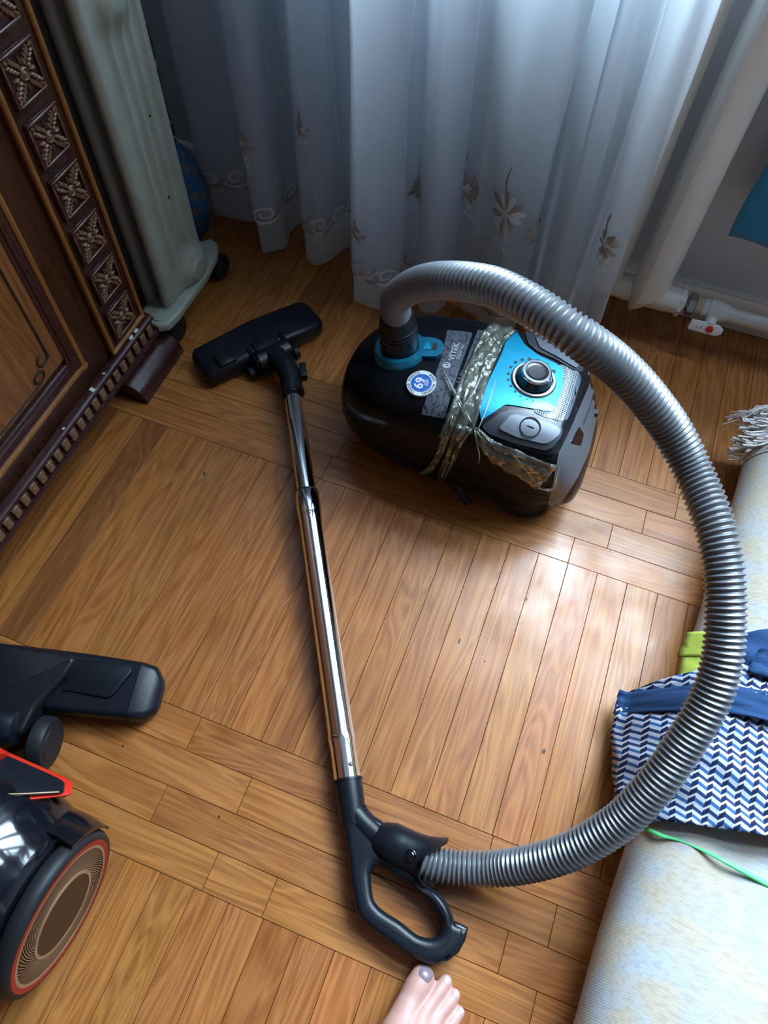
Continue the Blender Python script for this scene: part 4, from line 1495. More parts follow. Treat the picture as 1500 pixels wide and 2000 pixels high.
# faint circular vent on the flank
b_ = new()
for r in (0.030, 0.024):
    tube(b_, [(-0.002 + r * cos(t), 0.5905 - 0.004, 0.060 + r * sin(t)) for t in [2 * pi * k / 30 for k in range(31)]], 0.0012, 6)
# seam along the shell
b2 = new()
seam = []
for s in SECS[8:-14]:
    seam.append((s[0], 0.70 - s[1] * 0.998 - 0.0005, 0.098 - 0.06 * max(0, s[0] + 0.12)))
tube(b2, seam, 0.0006, 6)
obj('seam', b2, M['black'], body)
b_.free()

# crumpled packing tape
TAPE_R = random.Random(11)
def tape_sheet(name, L_, R_, nx=12, ny=34, lift=0.0025, crumple=0.004, free_from=2.0, sag=None):
    """sheet between two pixel edges lying on the shell, crumpled; parts past free_from hang off it"""
    Lc, Rc = catmull(L_, 8), catmull(R_, 8)
    def samp(P, t):
        k = t * (len(P) - 1)
        i = min(int(k), len(P) - 2)
        f = k - i
        return tuple(P[i][q] * (1 - f) + P[i + 1][q] * f for q in range(2))
    bm = new()
    rows = []
    cr = [[TAPE_R.uniform(0, 1) for _ in range(nx + 1)] for _ in range(ny + 1)]
    for i in range(ny + 1):
        t = i / ny
        a, c = samp(Lc, t), samp(Rc, t)
        row = []
        for j in range(nx + 1):
            s = j / nx
            px, py = a[0] * (1 - s) + c[0] * s, a[1] * (1 - s) + c[1] * s
            loc, n = hit(px, py)
            h = lift + crumple * cr[i][j] ** 2 + 0.8 * crumple * abs(sin(7 * s + 2.0 * sin(5 * t) + t * 3))
            if t > free_from:
                h += sag * (t - free_from) / (1 - free_from)
            row.append(loc + n * h)
        rows.append(row)
    grid(bm, rows)
    o = obj(name, bm, M['tape'], vac, angle=22)
    sd = o.modifiers.new('film', 'SOLIDIFY'); sd.thickness = 0.0004
    return o
tape_sheet('tape_strip', [(955, 637), (935, 668), (912, 715), (893, 765), (874, 815), (858, 850)], [(1012, 650), (985, 675), (964, 715), (949, 760), (938, 800), (925, 845)])
tape_sheet('tape_strip', [(876, 805), (864, 845), (852, 885), (836, 908), (820, 919)], [(892, 815), (880, 852), (862, 892), (846, 914), (822, 921)], 5, 20, 0.003, 0.004)
tape_sheet('tape_strip', [(893, 825), (880, 862), (868, 895), (858, 925), (852, 948)], [(925, 835), (903, 868), (890, 898), (872, 925), (858, 950)], 8, 22, 0.003, 0.005)
tape_sheet('tape_strip', [(926, 838), (940, 870), (965, 898), (1005, 920), (1050, 950)], [(932, 832), (965, 858), (1000, 872), (1050, 892), (1086, 905)], 10, 24, 0.003, 0.004)
tape_sheet('tape_strip', [(862, 728), (878, 765), (900, 800), (925, 838)], [(866, 726), (884, 762), (907, 798), (930, 836)], 3, 16, 0.002, 0.003)
crease = glass_mat('tape_crease', (0.7, 0.75, 0.75), 0.08, 0.5)
for P_ in ([(905, 798), (930, 838), (952, 862)], [(1000, 880), (1022, 905), (1056, 948)], [(1050, 948), (1078, 950), (1084, 925), (1088, 905)], [(927, 842), (938, 880), (937, 900)],
           [(866, 728), (886, 765), (905, 798)], [(968, 745), (950, 800), (935, 838)], [(948, 705), (930, 760), (905, 798)]):
    b_ = new()
    pts = []
    for px, py in catmull(P_, 6):
        l_, n_ = hit(px, py)
        pts.append(l_ + n_ * 0.0055)
    tube(b_, pts, [0.0003 + 0.0007 * sin(pi * k / (len(pts) - 1)) for k in range(len(pts))], 6)
    obj('tape_fold', b_, crease, vac)

# ================================================================== HOSE WITH HANDLE
hose = root('vacuum_hose', 'grey corrugated vacuum hose arching from the canister to a black handle', 'hose', (0.0, 0.4, 0.0))
b_ = new()
lathe(b_, RC - AX * 0.004, AX, [(0, 0.0285), (0.034, 0.0275), (0.0345, 0.0285), (0.037, 0.0285), (0.0375, 0.027), (0.040, 0.027), (0.0405, 0.0282), (0.043, 0.0282), (0.0435, 0.0265), (0.046, 0.0265), (0.0465, 0.0275), (0.049, 0.0275),
                                 (0.0495, 0.026), (0.066, 0.0245), (0.072, 0.0225), (0.072, 0.0190)], 40, cap=False)
obj('hose_collar', b_, M['black'], hose, angle=30)
b_ = new()
a_, u_, v_ = frame_for(AX)
for q in range(5):
    ang = -0.9 + q * 0.12
    p = RC + AX * 0.010 + (u_ * cos(ang) + v_ * sin(ang)) * 0.0285
    tube(b_, [p, p + AX * 0.018], 0.0011, 6)
obj('collar_rib', b_, M['black'], hose)
top = RC + AX * 0.064
HP = [(top - AX * 0.006), top]
def hp(px, py, z):
    return at_z(px, py, z)
for px, py, z in ((773, 586, 0.318), (796, 565, 0.362), (828, 552, 0.402), (868, 548, 0.436), (913, 551, 0.458), (963, 561, 0.474), (1013, 584, 0.484), (1060, 611, 0.488), (1114, 648, 0.485), (1158, 678, 0.473),
                  (1204, 713, 0.452), (1245, 753, 0.432), (1279, 794, 0.412), (1308, 834, 0.393), (1332, 876, 0.378), (1351, 915, 0.368), (1370, 958, 0.362), (1389, 1007, 0.357), (1403, 1056, 0.350),
                  (1413, 1115, 0.339), (1417, 1174, 0.326), (1416, 1233, 0.311), (1410, 1292, 0.295), (1393, 1351, 0.276), (1364, 1410, 0.254), (1328, 1466, 0.230), (1285, 1530, 0.205) if False else (1291, 1520, 0.206),
                  (1230, 1588, 0.168), (1183, 1624, 0.143), (1133, 1654, 0.118), (1077, 1676, 0.092), (1020, 1690, 0.066), (967, 1696, 0.045), (900, 1695, 0.033), (850, 1688, 0.030), (815, 1676, 0.030)):
    HP.append(hp(px, py, z))
HP = [tuple(p) for p in HP]
# resample evenly for the corrugation
fine = [Vector(p) for p in catmull(HP, 12)]
cum = [0.0]
for a, c in zip(fine, fine[1:]):
    cum.append(cum[-1] + (c - a).length)
pitch = 0.0064
nring = int(cum[-1] / pitch)
pts, rr = [], []
PROF = ((0.0, 0.0179), (0.18, 0.0182), (0.36, 0.0203), (0.52, 0.0210), (0.68, 0.0203), (0.86, 0.0182))
j = 0
for k in range(nring):
    for f, r in PROF:
        d = (k + f) * pitch
        while j < len(cum) - 2 and cum[j + 1] < d:
            j += 1
        t = (d - cum[j]) / max(1e-9, cum[j + 1] - cum[j])
        pts.append(fine[j].lerp(fine[j + 1], t))
        rr.append(r)
b_ = new()
tube(b_, pts, rr, 26)
obj('corrugated_hose', b_, M['hose'], hose, angle=50)

# handle: moulded grip lying flat on the floor
def loop_from(L):
    return [at_z(620 + a * 0.21333, 1500 + c * 0.21333, 0.022) for a, c in L]
outer = loop_from([(172, 160), (395, 150), (402, 260), (438, 380), (520, 445), (610, 505), (700, 640), (900, 960), (972, 1058), (1092, 1134), (1185, 1238), (1240, 1370), (1252, 1412), (1335, 1445), (1366, 1470), (1350, 1560), (1280, 1690), (1150, 1782),
                   (1030, 1792), (850, 1725), (600, 1555), (445, 1435), (365, 1330), (312, 1100), (272, 760), (205, 370)])
inner = loop_from([(485, 975), (512, 905), (565, 885), (690, 960), (865, 1095), (1000, 1205), (1085, 1315), (1138, 1420), (1132, 1495), (1095, 1540), (1030, 1560), (930, 1536), (850, 1482), (750, 1402), (622, 1322), (545, 1255), (505, 1170)])
cu = bpy.data.curves.new('handle', 'CURVE')
cu.dimensions = '2D'
cu.fill_mode = 'BOTH'
cu.extrude = 0.007
cu.bevel_depth = 0.009
cu.bevel_resolution = 4
cu.offset = -0.0088
def inset_ok(P_):
    return P_
for L_ in (outer, inner):
    sp = cu.splines.new('POLY')
    C_ = catmull([(p.x, p.y) for p in L_] + [(L_[0].x, L_[0].y)], 4)[:-1]
    sp.points.add(len(C_) - 1)
    for q, p in zip(sp.points, C_):
        q.co = (p[0], p[1], 0, 1)
    sp.use_cyclic_u = True
ho = bpy.data.objects.new('handle_curve', cu)
COL.objects.link(ho)
me = bpy.data.meshes.new_from_object(ho.evaluated_get(bpy.context.evaluated_depsgraph_get()))
bpy.data.objects.remove(ho)
b_ = new()
b_.from_mesh(me)
bpy.data.meshes.remove(me)
bmesh.ops.remove_doubles(b_, verts=b_.verts, dist=1e-5)
b_.transform(Matrix.Translation((0, 0, 0.0175)))
grip = obj('handle', b_, M['black'], hose, angle=50)
# parting line around the hole, release slider and neck
b_ = new()
lp = catmull([tuple(p) for p in loop_from([(385, 960), (395, 880), (440, 830), (540, 835), (720, 930), (920, 1045), (1085, 1150), (1170, 1270), (1212, 1400), (1210, 1520), (1170, 1610), (1080, 1660), (960, 1640), (780, 1545), (600, 1430), (480, 1340), (430, 1240), (400, 1100), (385, 960)])], 5)
tube(b_, [(p[0], p[1], 0.0335) for p in lp], 0.0005, 6)
obj('parting_line', b_, M['black_semi'], grip)
b_ = new()
pl_ = [(p.x, p.y) for p in loop_from([(1225, 1420), (1255, 1400), (1345, 1445), (1375, 1462), (1352, 1570), (1285, 1690), (1180, 1770), (1070, 1790), (1160, 1710), (1235, 1600)])]
prism(b_, pl_, 0.004, 0.0325, 0.004, 3)
obj('handle_tip', b_, M['black_semi'], grip)
# socket that takes the wand and runs into the grip
WA, WB = at_z(572, 772, 0.040), at_z(679, 1526, 0.020)
wd = (WB - WA).normalized()
b_ = new()
lathe(b_, WB - wd * 0.003, wd, [(0, 0.0150), (0, 0.0200), (0.003, 0.0202), (0.0035, 0.0188), (0.006, 0.0188), (0.030, 0.0182), (0.055, 0.0165)], 32, cap=False)
obj('wand_socket', b_, M['black'], grip, angle=30)
b_ = new()
for k in range(8):
    t = 0.030 + 0.0048 * k
    c = WB + wd * t + Vector((0.0042 + 0.0012 * k, 0.0028, 0.0015))
    a0 = Vector((0.95, 0.25 + 0.06 * k, 0)).normalized()
    tube(b_, [c + a0 * 0.0132 * 0.9 + Vector((0, 0, 0.010)) * (1 - q) + Vector((0.003 * sin(q * pi / 2), 0, -0.004 * q)) for q in (0, 0.25, 0.5, 0.75, 1.0)], 0.0009, 6)
obj('grip_rib', b_, M['rubber'], grip)
# neck towards the hose cuff and the cuff itself
N0 = at_z(620 + 430 * 0.2133, 1500 + 520 * 0.2133, 0.020)
N1 = at_z(620 + 585 * 0.2133, 1500 + 655 * 0.2133, 0.022)
N2 = at_z(620 + 1050 * 0.2133, 1500 + 850 * 0.2133, 0.030)
b_ = new()
tube(b_, catmull([tuple(WB + wd * 0.035), tuple(N0), tuple(N1), tuple(N1.lerp(N2, 0.2))], 6), [0.0165] * 19, 24)
obj('handle_neck', b_, M['black'], grip)
cdv = (N2 - N1).normalized()
ln = (N2 - N1).length
b_ = new()
lathe(b_, N1, cdv, [(-0.006, 0.0180), (0.0, 0.0215), (0.010, 0.0240), (0.012, 0.0250), (0.4 * ln, 0.0245), (0.62 * ln, 0.0240), (0.80 * ln, 0.0252), (0.95 * ln, 0.0290), (1.0 * ln, 0.0312), (1.0 * ln, 0.0285), (0.8 * ln, 0.0225)], 40, cap=False)
# trim the mouth into a wave
for q in b_.verts:
    d = (q.co - N1).dot(cdv)
    if d > 0.78 * ln:
        r_ = (q.co - N1 - cdv * d)
        k = 0.012 * sin(2.0 * atan2(r_.z, r_.x * -cdv.y + r_.y * cdv.x) + 0.6)
        q.co += cdv * k * (d / ln - 0.78) / 0.22
    q.co.z = max(q.co.z, 0.0012)
bmesh.ops.recalc_face_normals(b_, faces=b_.faces)
b_.normal_update()
CUFF = BVHTree.FromBMesh(b_)
obj('cuff', b_, M['black'], grip, angle=35)
_d = ray(620 + 853 * 0.2133, 1500 + 803 * 0.2133).normalized()
P_, axb, _i, _q = CUFF.ray_cast(EYE, _d)
if axb.dot(_d) > 0:
    axb = -axb
b_ = new()
lathe(b_, P_ - axb * 0.004, axb, [(0, 0.0072), (0.0050, 0.0072), (0.0054, 0.0066), (0.0046, 0.0060), (0.0046, 0.0054), (0.0062, 0.0050), (0.0070, 0.0038), (0.0072, 0)], 28, cap=False)
obj('release_button', b_, M['black_gloss'], grip, angle=30)

# ================================================================== TELESCOPIC WAND
wand = root('telescopic_wand', 'chrome telescopic vacuum wand lying diagonally across the parquet', 'wand', (WA.x, WA.y, 0))
J = at_z(601, 965, 0.0325)
ja = (J - WA).length
wl = (WB - WA).length
b_ = new()
lathe(b_, WA - wd * 0.012, wd, [(0, 0.0142), (0.002, 0.0152), (ja + 0.04, 0.0152)], 36)
obj('inner_tube', b_, M['chrome'], wand, angle=30)
b_ = new()
lathe(b_, WA, wd, [(ja - 0.001, 0.0160), (ja - 0.0008, 0.0185), (ja, 0.0192), (ja + 0.034, 0.0190), (ja + 0.040, 0.0182), (ja + 0.044, 0.0188), (ja + 0.050, 0.0178), (wl - 0.062, 0.0176), (wl - 0.058, 0.0184), (wl - 0.050, 0.0180),
                   (wl - 0.044, 0.0172), (wl - 0.001, 0.0176), (wl, 0.016)], 40)
obj('outer_tube', b_, M['chrome'], wand, angle=50)
b_ = new()
lathe(b_, WA, wd, [(ja - 0.0035, 0.0153), (ja - 0.0035, 0.0178), (ja, 0.0182), (ja + 0.001, 0.0153)], 36, cap=False)
obj('stop_ring', b_, M['rubber'], wand, angle=30)
b_ = new()
c = WA + wd * (wl - 0.018) + Vector((0.006, 0.003, 0.0158))
lathe(b_, c, (0.25, 0.1, 1), [(0, 0.003), (0.001, 0.003), (0.0014, 0.002), (0.0014, 0)], 16, cap=False)
obj('lock_pin', b_, M['grey_dark'], wand)
b_ = new()
ball(b_, WA + wd * (ja + 0.042) + Vector((0.0, 0.0, 0.0180)), (0.004, 0.004, 0.0015))
obj('dimple', b_, M['chrome'], wand)

# ================================================================== FLOOR NOZZLE
nz = root('floor_nozzle', 'black floor nozzle attached to the far end of the chrome wand', 'nozzle', (-0.507, 0.772, 0), radians(55))
NM = Matrix.Translation((-0.507, 0.772, 0)) @ Matrix.Rotation(radians(55), 4, 'Z')
def loft_bar(secs, M_):
    """secs: (x, y0, y1, z0, z1, rounding) boxes with rounded corners lofted along x"""
    bm = new()
    V = []
    for x, y0, y1, z0, z1, r in secs:
        ring = []
        for cyx, czx, a0 in ((y1 - r, z1 - r, 0), (y0 + r, z1 - r, pi / 2), (y0 + r, z0 + r, pi), (y1 - r, z0 + r, 1.5 * pi)):
            for q in range(6):
                t = a0 + pi / 2 * q / 5
                ring.append(bm.verts.new(M_ @ Vector((x, cyx + r * cos(t), czx + r * sin(t)))))
        V.append(ring)
    n = len(V[0])
    for A, B in zip(V, V[1:]):
        for k in range(n):
            bm.faces.new((A[k], A[(k + 1) % n], B[(k + 1) % n], B[k]))
    bm.faces.new(V[0]); bm.faces.new(V[-1])
    return bm
bs = [(-0.121, -0.024, 0.022, 0.010, 0.026, 0.006), (-0.117, -0.034, 0.032, 0.005, 0.034, 0.009), (-0.110, -0.038, 0.037, 0.003, 0.038, 0.010), (-0.05, -0.039, 0.039, 0.003, 0.041, 0.011), (0.0, -0.039, 0.040, 0.003, 0.043, 0.011),
      (0.05, -0.039, 0.040, 0.003, 0.041, 0.012), (0.100, -0.038, 0.038, 0.003, 0.038, 0.012), (0.112, -0.033, 0.034, 0.005, 0.034, 0.011), (0.119, -0.022, 0.022, 0.010, 0.026, 0.006)]
obj('base', loft_bar(bs, NM), M['black'], nz, angle=40)
b_ = new()
lathe(b_, NM @ Vector((-0.032, -0.052, 0.030)), NM.to_3x3() @ Vector((1, 0, 0)), [(0, 0.016), (0.002, 0.021), (0.062, 0.021), (0.064, 0.016)], 28)
obj('swivel_joint', b_, M['black_semi'], nz, angle=30)
for x_ in (-0.036, 0.028):
    b_ = new()
    box(b_, (x_, -0.062, 0.006), (x_ + 0.008, -0.02, 0.046), 0.0035, 3, M=NM)
    obj('joint_bracket', b_, M['black'], nz)
b_ = new()
box(b_, (-0.024, -0.044, 0.036), (0.022, -0.012, 0.047), 0.004, 2, M=NM)
obj('joint_cover', b_, M['black_semi'], nz)
b_ = new()
box(b_, (-0.092, -0.034, 0.037), (-0.060, -0.006, 0.0455), 0.003, 2, M=NM @ Matrix.Translation((0, 0, 0.0)) )
obj('brush_pedal', b_, M['black_semi'], nz)
b_ = new()
j0 = NM @ Vector((0.0, -0.054, 0.034))
nk = catmull([tuple(j0), tuple(j0.lerp(WA, 0.35) + Vector((0.004, 0.008, 0.006))), tuple(WA - wd * 0.040), tuple(WA - wd * 0.004)], 6)
tube(b_, nk, [0.0205, 0.0205, 0.0203, 0.0202, 0.0200, 0.0198, 0.0196, 0.0195, 0.0194, 0.0192, 0.0190, 0.0190, 0.0188, 0.0188, 0.0186, 0.0186, 0.0185, 0.0185, 0.0185], 28)
neck = obj('neck', b_, M['black'], nz)
b_ = new()
lathe(b_, WA - wd * 0.012, wd, [(0, 0.0186), (0.001, 0.0205), (0.010, 0.0205), (0.012, 0.0190), (0.012, 0.0153)], 32, cap=False)
obj('neck_ring', b_, M['black_semi'], nz, angle=30)
b_ = new()
cl = WA - wd * 0.045
box(b_, (-0.006, -0.014, -0.008), (0.006, 0.016, 0.008), 0.002, 2, M=Matrix.Translation(cl + Vector((0.021, 0.010, 0.004))) @ Matrix.Rotation(atan2(wd.y, wd.x) + pi / 2, 4, 'Z'))
obj('clip_tab', b_, M['black'], nz)
for xx in (-0.045, 0.045):
    b_ = new()
    lathe(b_, NM @ Vector((xx - 0.005, -0.050, 0.0125)), NM.to_3x3() @ Vector((1, 0, 0)), [(0, 0.006), (0.001, 0.012), (0.009, 0.012), (0.010, 0.006)], 20)
    obj('wheel', b_, M['rubber'], nz, angle=30)

# ================================================================== SECOND CLEANER (left edge)
v2 = root('vacuum_cleaner', 'glossy black vacuum cleaner with red trim and swirl-patterned wheel', 'vacuum cleaner', (-0.44, -0.11, 0.0))
WC = Vector((-0.309, -0.115, 0.088))
b_ = new()
lathe(b_, WC - Vector((0.020, 0, 0)), (1, 0, 0), [(0, 0.070), (0.001, 0.085), (0.005, 0.0880), (0.013, 0.0880), (0.018, 0.0855), (0.0200, 0.081), (0.0200, 0.0795), (0.016, 0.0795)], 72, cap=False)
wh = obj('wheel', b_, M['rubber'], v2, angle=40)
def annulus(x0, r0, r1, m, nm, par):
    b_ = new()
    lathe(b_, WC + Vector((x0 - 0.004, 0, 0)), (1, 0, 0), [(0, r0), (0.004, r0), (0.004, r1)] + ([(0, r1)] if r1 > 0 else []), 72, cap=False)
    return obj(nm, b_, m, par, angle=30)
annulus(0.0, 0.0798, 0.0735, M['red_dark'], 'red_ring', wh)
annulus(-0.0003, 0.0736, 0.0700, M['bronze'], 'copper_ring', wh)
annulus(-0.0010, 0.0702, 0.0, M['brown_black'], 'wheel_face', wh)
b_ = new()
NSW = 76
for k in range(NSW):
    a0 = 2 * pi * k / NSW
    pts_ = []
    for q in range(9):
        t = q / 8
        r = 0.0705 - (0.0705 - 0.0455) * t
        a = a0 + 0.50 * t + 0.22 * t * t
        pts_.append((r, a, 0.00030 + 0.00015 * t))
    Lr, Rr = [], []
    for i, (r, a, wq) in enumerate(pts_):
        p = WC + Vector((0.0001, r * cos(a), r * sin(a)))
        i2, i1 = min(i + 1, 8), max(i - 1, 0)
        pa = Vector((0, pts_[i1][0] * cos(pts_[i1][1]), pts_[i1][0] * sin(pts_[i1][1])))
        pb = Vector((0, pts_[i2][0] * cos(pts_[i2][1]), pts_[i2][0] * sin(pts_[i2][1])))
        t_ = (pb - pa).normalized()
        nn = Vector((0, -t_.z, t_.y))
        Lr.append(p + nn * wq); Rr.append(p - nn * wq)
    mid = [(l_ + r_) / 2 + Vector((0.00015, 0, 0)) for l_, r_ in zip(Lr, Rr)]
    grid(b_, [Lr, mid, Rr])
obj('swirl_vane', b_, M['bronze'], wh, angle=80)['kind'] = 'stuff'
annulus(0.0007, 0.0460, 0.0425, M['bronze'], 'copper_ring', wh)
annulus(0.0004, 0.0428, 0.0, M['brown_disc'], 'hub_cap', wh)
# shell between the wheels: round at the wheels, a tall dome in the middle
bm = new()
n2 = 64
def shell_pt(x, t):
    d = min(abs(x + 0.335), abs(x + 0.575))
    k = min(1.0, d / 0.075)
    k = sin(k * pi / 2) ** 0.8
    c, s_ = cos(t), sin(t)
    ay, az = WC.y + 0.0865 * c, WC.z + 0.0865 * s_
    by = -0.128 + 0.122 * (1 if c >= 0 else -1) * abs(c) ** (2 / 2.3)
    bz = 0.112 + (0.100 if s_ >= 0 else 0.085) * (1 if s_ >= 0 else -1) * abs(s_) ** (2 / 2.2)
    return Vector((x, ay * (1 - k) + by * k, az * (1 - k) + bz * k))
xs_ = [-0.333 - 0.244 * q / 30 for q in range(31)]
rings = [[bm.verts.new(shell_pt(x, 2 * pi * k / n2)) for k in range(n2)] for x in xs_]
for A, B in zip(rings, rings[1:]):
    for k in range(n2):
        bm.faces.new((A[k], A[(k + 1) % n2], B[(k + 1) % n2], B[k]))
bm.faces.new(rings[0]); bm.faces.new(rings[-1])
obj('shell', bm, M['black_gloss'], v2, angle=70)
b_ = new()
lathe(b_, (-0.574, WC.y, WC.z), (-1, 0, 0), [(0, 0.070), (0.001, 0.085), (0.005, 0.088), (0.013, 0.088), (0.020, 0.081), (0.021, 0)], 48, cap=False)
obj('wheel', b_, M['rubber'], v2, angle=40)
# front fender over the wheel
b_ = new()
rows = []
for q in range(15):
    t = radians(-6 + 52 * q / 14)
    row = []
    for s in range(7):
        x = -0.372 + 0.060 * s / 6
        r = 0.0960 + 0.003 * sin(pi * s / 6) - 0.002 * s / 6
        row.append((x, WC.y + r * cos(t), WC.z + r * sin(t)))
    rows.append(row)
B_ = [[(p[0], WC.y + (p[1] - WC.y) * 0.965, WC.z + (p[2] - WC.z) * 0.965) for p in r] for r in rows]
VA, VB = grid(b_, rows), grid(b_, B_)
ra = VA[0] + [r[-1] for r in VA[1:]] + VA[-1][-2::-1] + [r[0] for r in VA[-2:0:-1]]
rb = VB[0] + [r[-1] for r in VB[1:]] + VB[-1][-2::-1] + [r[0] for r in VB[-2:0:-1]]
for k in range(len(ra)):
    b_.faces.new((ra[k], ra[(k + 1) % len(ra)], rb[(k + 1) % len(ra)], rb[k]))
obj('fender', b_, M['black_gloss'], v2, angle=50)
# lid of the dust bin at the front with red piping under it
LIDP = [(-0.354, -0.008), (-0.385, -0.026), (-0.408, -0.038), (-0.425, -0.034), (-0.455, -0.034), (-0.472, -0.038), (-0.495, -0.026), (-0.526, -0.008), (-0.515, 0.004), (-0.365, 0.004)]
def lid(dz, grow, m, nm, th):
    bm = new()
    cx, cy = -0.44, -0.012
    P2 = [(cx + (x - cx) * (1 + grow / 0.085), cy + (y - cy) * (1 + grow / 0.026)) for x, y in LIDP]
    prism(bm, smooth_poly(P2, 0.18, 3), 0, th, min(0.002, th * 0.45), 2)
    for v in bm.verts:
        v.co.z += 0.143 + dz + (-0.010 - v.co.y) * 0.95 - 0.10 * max(0, v.co.x + 0.40)
    return obj(nm, bm, m, v2, angle=40)
lid(-0.055, -0.018, M['black_semi'], 'dust_bin', 0.054)
lid(0.0, 0.0055, M['red'], 'red_trim', 0.0065)
lid(0.0068, 0.0, M['black_semi'], 'lid', 0.006)
b_ = new()
tube(b_, [(x, y, 0.1563 + (-0.010 - y) * 0.95 - 0.10 * max(0, x + 0.40)) for x, y in ((-0.358, -0.0085), (-0.385, -0.0235), (-0.408, -0.035), (-0.425, -0.031), (-0.455, -0.031), (-0.472, -0.035))], 0.0009, 6)
obj('copper_line', b_, M['bronze'], v2)
b_ = new()
prism(b_, [(-0.475, -0.008), (-0.441, -0.008), (-0.437, 0.004), (-0.443, 0.008), (-0.475, 0.008)], 0.135, 0.160, 0.003, 2)
obj('bin_latch', b_, M['red'], v2)

# nozzle lying in front of it
n2r = root('floor_nozzle', 'large dusty black floor nozzle with a rubber wheel at left edge', 'nozzle', (-0.50, 0.107, 0), radians(12))
N2M = Matrix.Translation((-0.50, 0.107, 0)) @ Matrix.Rotation(radians(14), 4, 'Z')
RINV[n2r.name] = (Matrix.Translation((-0.50, 0.107, 0)) @ Matrix.Rotation(radians(12), 4, 'Z')).inverted()
bs = [(-0.150, -0.020, 0.030, 0.010, 0.024, 0.006), (-0.142, -0.036, 0.040, 0.004, 0.036, 0.008), (-0.05, -0.040, 0.042, 0.003, 0.044, 0.010), (0.05, -0.040, 0.042, 0.003, 0.044, 0.010), (0.118, -0.038, 0.041, 0.003, 0.040, 0.010)]
obj('base', loft_bar(bs, N2M), M['black'], n2r, angle=40)
bs = [(0.119, -0.038, 0.041, 0.003, 0.040, 0.010), (0.138, -0.035, 0.038, 0.004, 0.036, 0.010), (0.150, -0.022, 0.022, 0.010, 0.027, 0.007), (0.152, -0.016, 0.014, 0.013, 0.022, 0.004)]
obj('end_cap', loft_bar(bs, N2M), M['black'], n2r, angle=40)
b_ = new()
prism(b_, [(0.028, -0.014), (0.090, -0.016), (0.097, -0.010), (0.112, 0.022), (0.108, 0.030), (0.030, 0.030)], 0.040, 0.0475, 0.003, 2)
b_.transform(N2M)
obj('raised_panel', b_, M['black'], n2r)
b_ = new()
pl_ = [(-0.11, 0.038), (0.028, 0.034), (0.036, 0.026), (0.030, 0.004), (0.018, -0.018), (0.006, -0.040), (0.002, -0.075), (-0.016, -0.082), (-0.10, -0.082), (-0.12, -0.02)]
prism(b_, smooth_poly(pl_, 0.2, 3), 0.020, 0.058, 0.006, 3)
b_.transform(N2M)
obj('top_housing', b_, M['black_semi'], n2r)
b_ = new()
lathe(b_, N2M @ Vector((0.012, -0.080, 0.034)), N2M.to_3x3() @ Vector((1, 0, 0)), [(0, 0.020), (0.001, 0.031), (0.004, 0.034), (0.016, 0.034), (0.021, 0.031), (0.022, 0.027), (0.0215, 0.0235), (0.0225, 0.0225), (0.0225, 0.0)], 48, cap=False)
obj('wheel', b_, M['rubber'], n2r, angle=40)
b_ = new()
lathe(b_, N2M @ Vector((-0.050, -0.072, 0.048)), N2M.to_3x3() @ Vector((1, 0.1, 0)), [(-0.03, 0.026), (0.030, 0.026), (0.040, 0.022), (0.044, 0.0)], 32, cap=False)
obj('swivel_joint', b_, M['black'], n2r, angle=40)
b_ = new()
tube(b_, catmull([tuple(N2M @ Vector(p)) for p in ((-0.046, -0.075, 0.050), (-0.052, -0.100, 0.056), (-0.075, -0.125, 0.066), (-0.11, -0.14, 0.080))], 5), 0.0225, 24)
obj('neck', b_, M['black'], n2r)

# ================================================================== ROLLED RUG
def rug_x0(y):
    return 0.243 + 0.105 * (y + 0.025)
RW, RH = 0.175, 0.168
def rug_pt(t, y, d=0.0):
    """t angle from the left-bottom over the top to the right"""
    ne = 2.35
    c, s = cos(t), sin(t)
    x = -RW * (1 if c >= 0 else -1) * abs(c) ** (2 / ne) * (1 + d / RW)
    z = RH / 2 + (RH / 2 + d) * (1 if s >= 0 else -1) * abs(s) ** (2 / ne)
    wob = 1 + 0.012 * sin(y * 9 + 2 * t) + 0.008 * sin(y * 23 + t)
    return Vector((rug_x0(y) + RW + x * wob, y, max(0.0008, z * wob)))
rug = root('rolled_rug', 'rolled-up rug with pale beige backing and fringed end on the right', 'rug', (0.45, 0.2, 0.0))
bm = new()
ys = [-0.75 + 1.605 * k / 90 for k in range(91)]
NT = 64
V = [[bm.verts.new(rug_pt(2 * pi * k / NT, y)) for k in range(NT)] for y in ys]
for A, B in zip(V, V[1:]):
    for k in range(NT):
        bm.faces.new((A[k], A[(k + 1) % NT], B[(k + 1) % NT], B[k]))
bm.faces.new(V[0]); bm.faces.new(V[-1])
roll = obj('roll', bm, M['rug'], rug, angle=60)
# spiral seam at both ends
for yy in (0.8565, -0.7515):
    b_ = new()
    pts_ = []
    for k in range(150):
        t = k * 0.2
        f = 0.96 - t / 33
        p = rug_pt(t + pi, yy)
        c = Vector((rug_x0(yy) + RW, yy, RH / 2))
        pts_.append(c + (p - c) * f)
    tube(b_, pts_, 0.0025, 6)
    obj('spiral_edge', b_, M['fringe'], rug)
# hem tape near the end
b_ = new()
tube(b_, [rug_pt(0.06 + (pi - 0.12) * k / 60, 0.775, 0.0004) for k in range(61)], 0.0009, 6)
obj('stitched_hem', b_, mat('hem_thread', (0.16, 0.16, 0.16), 0.9), rug)
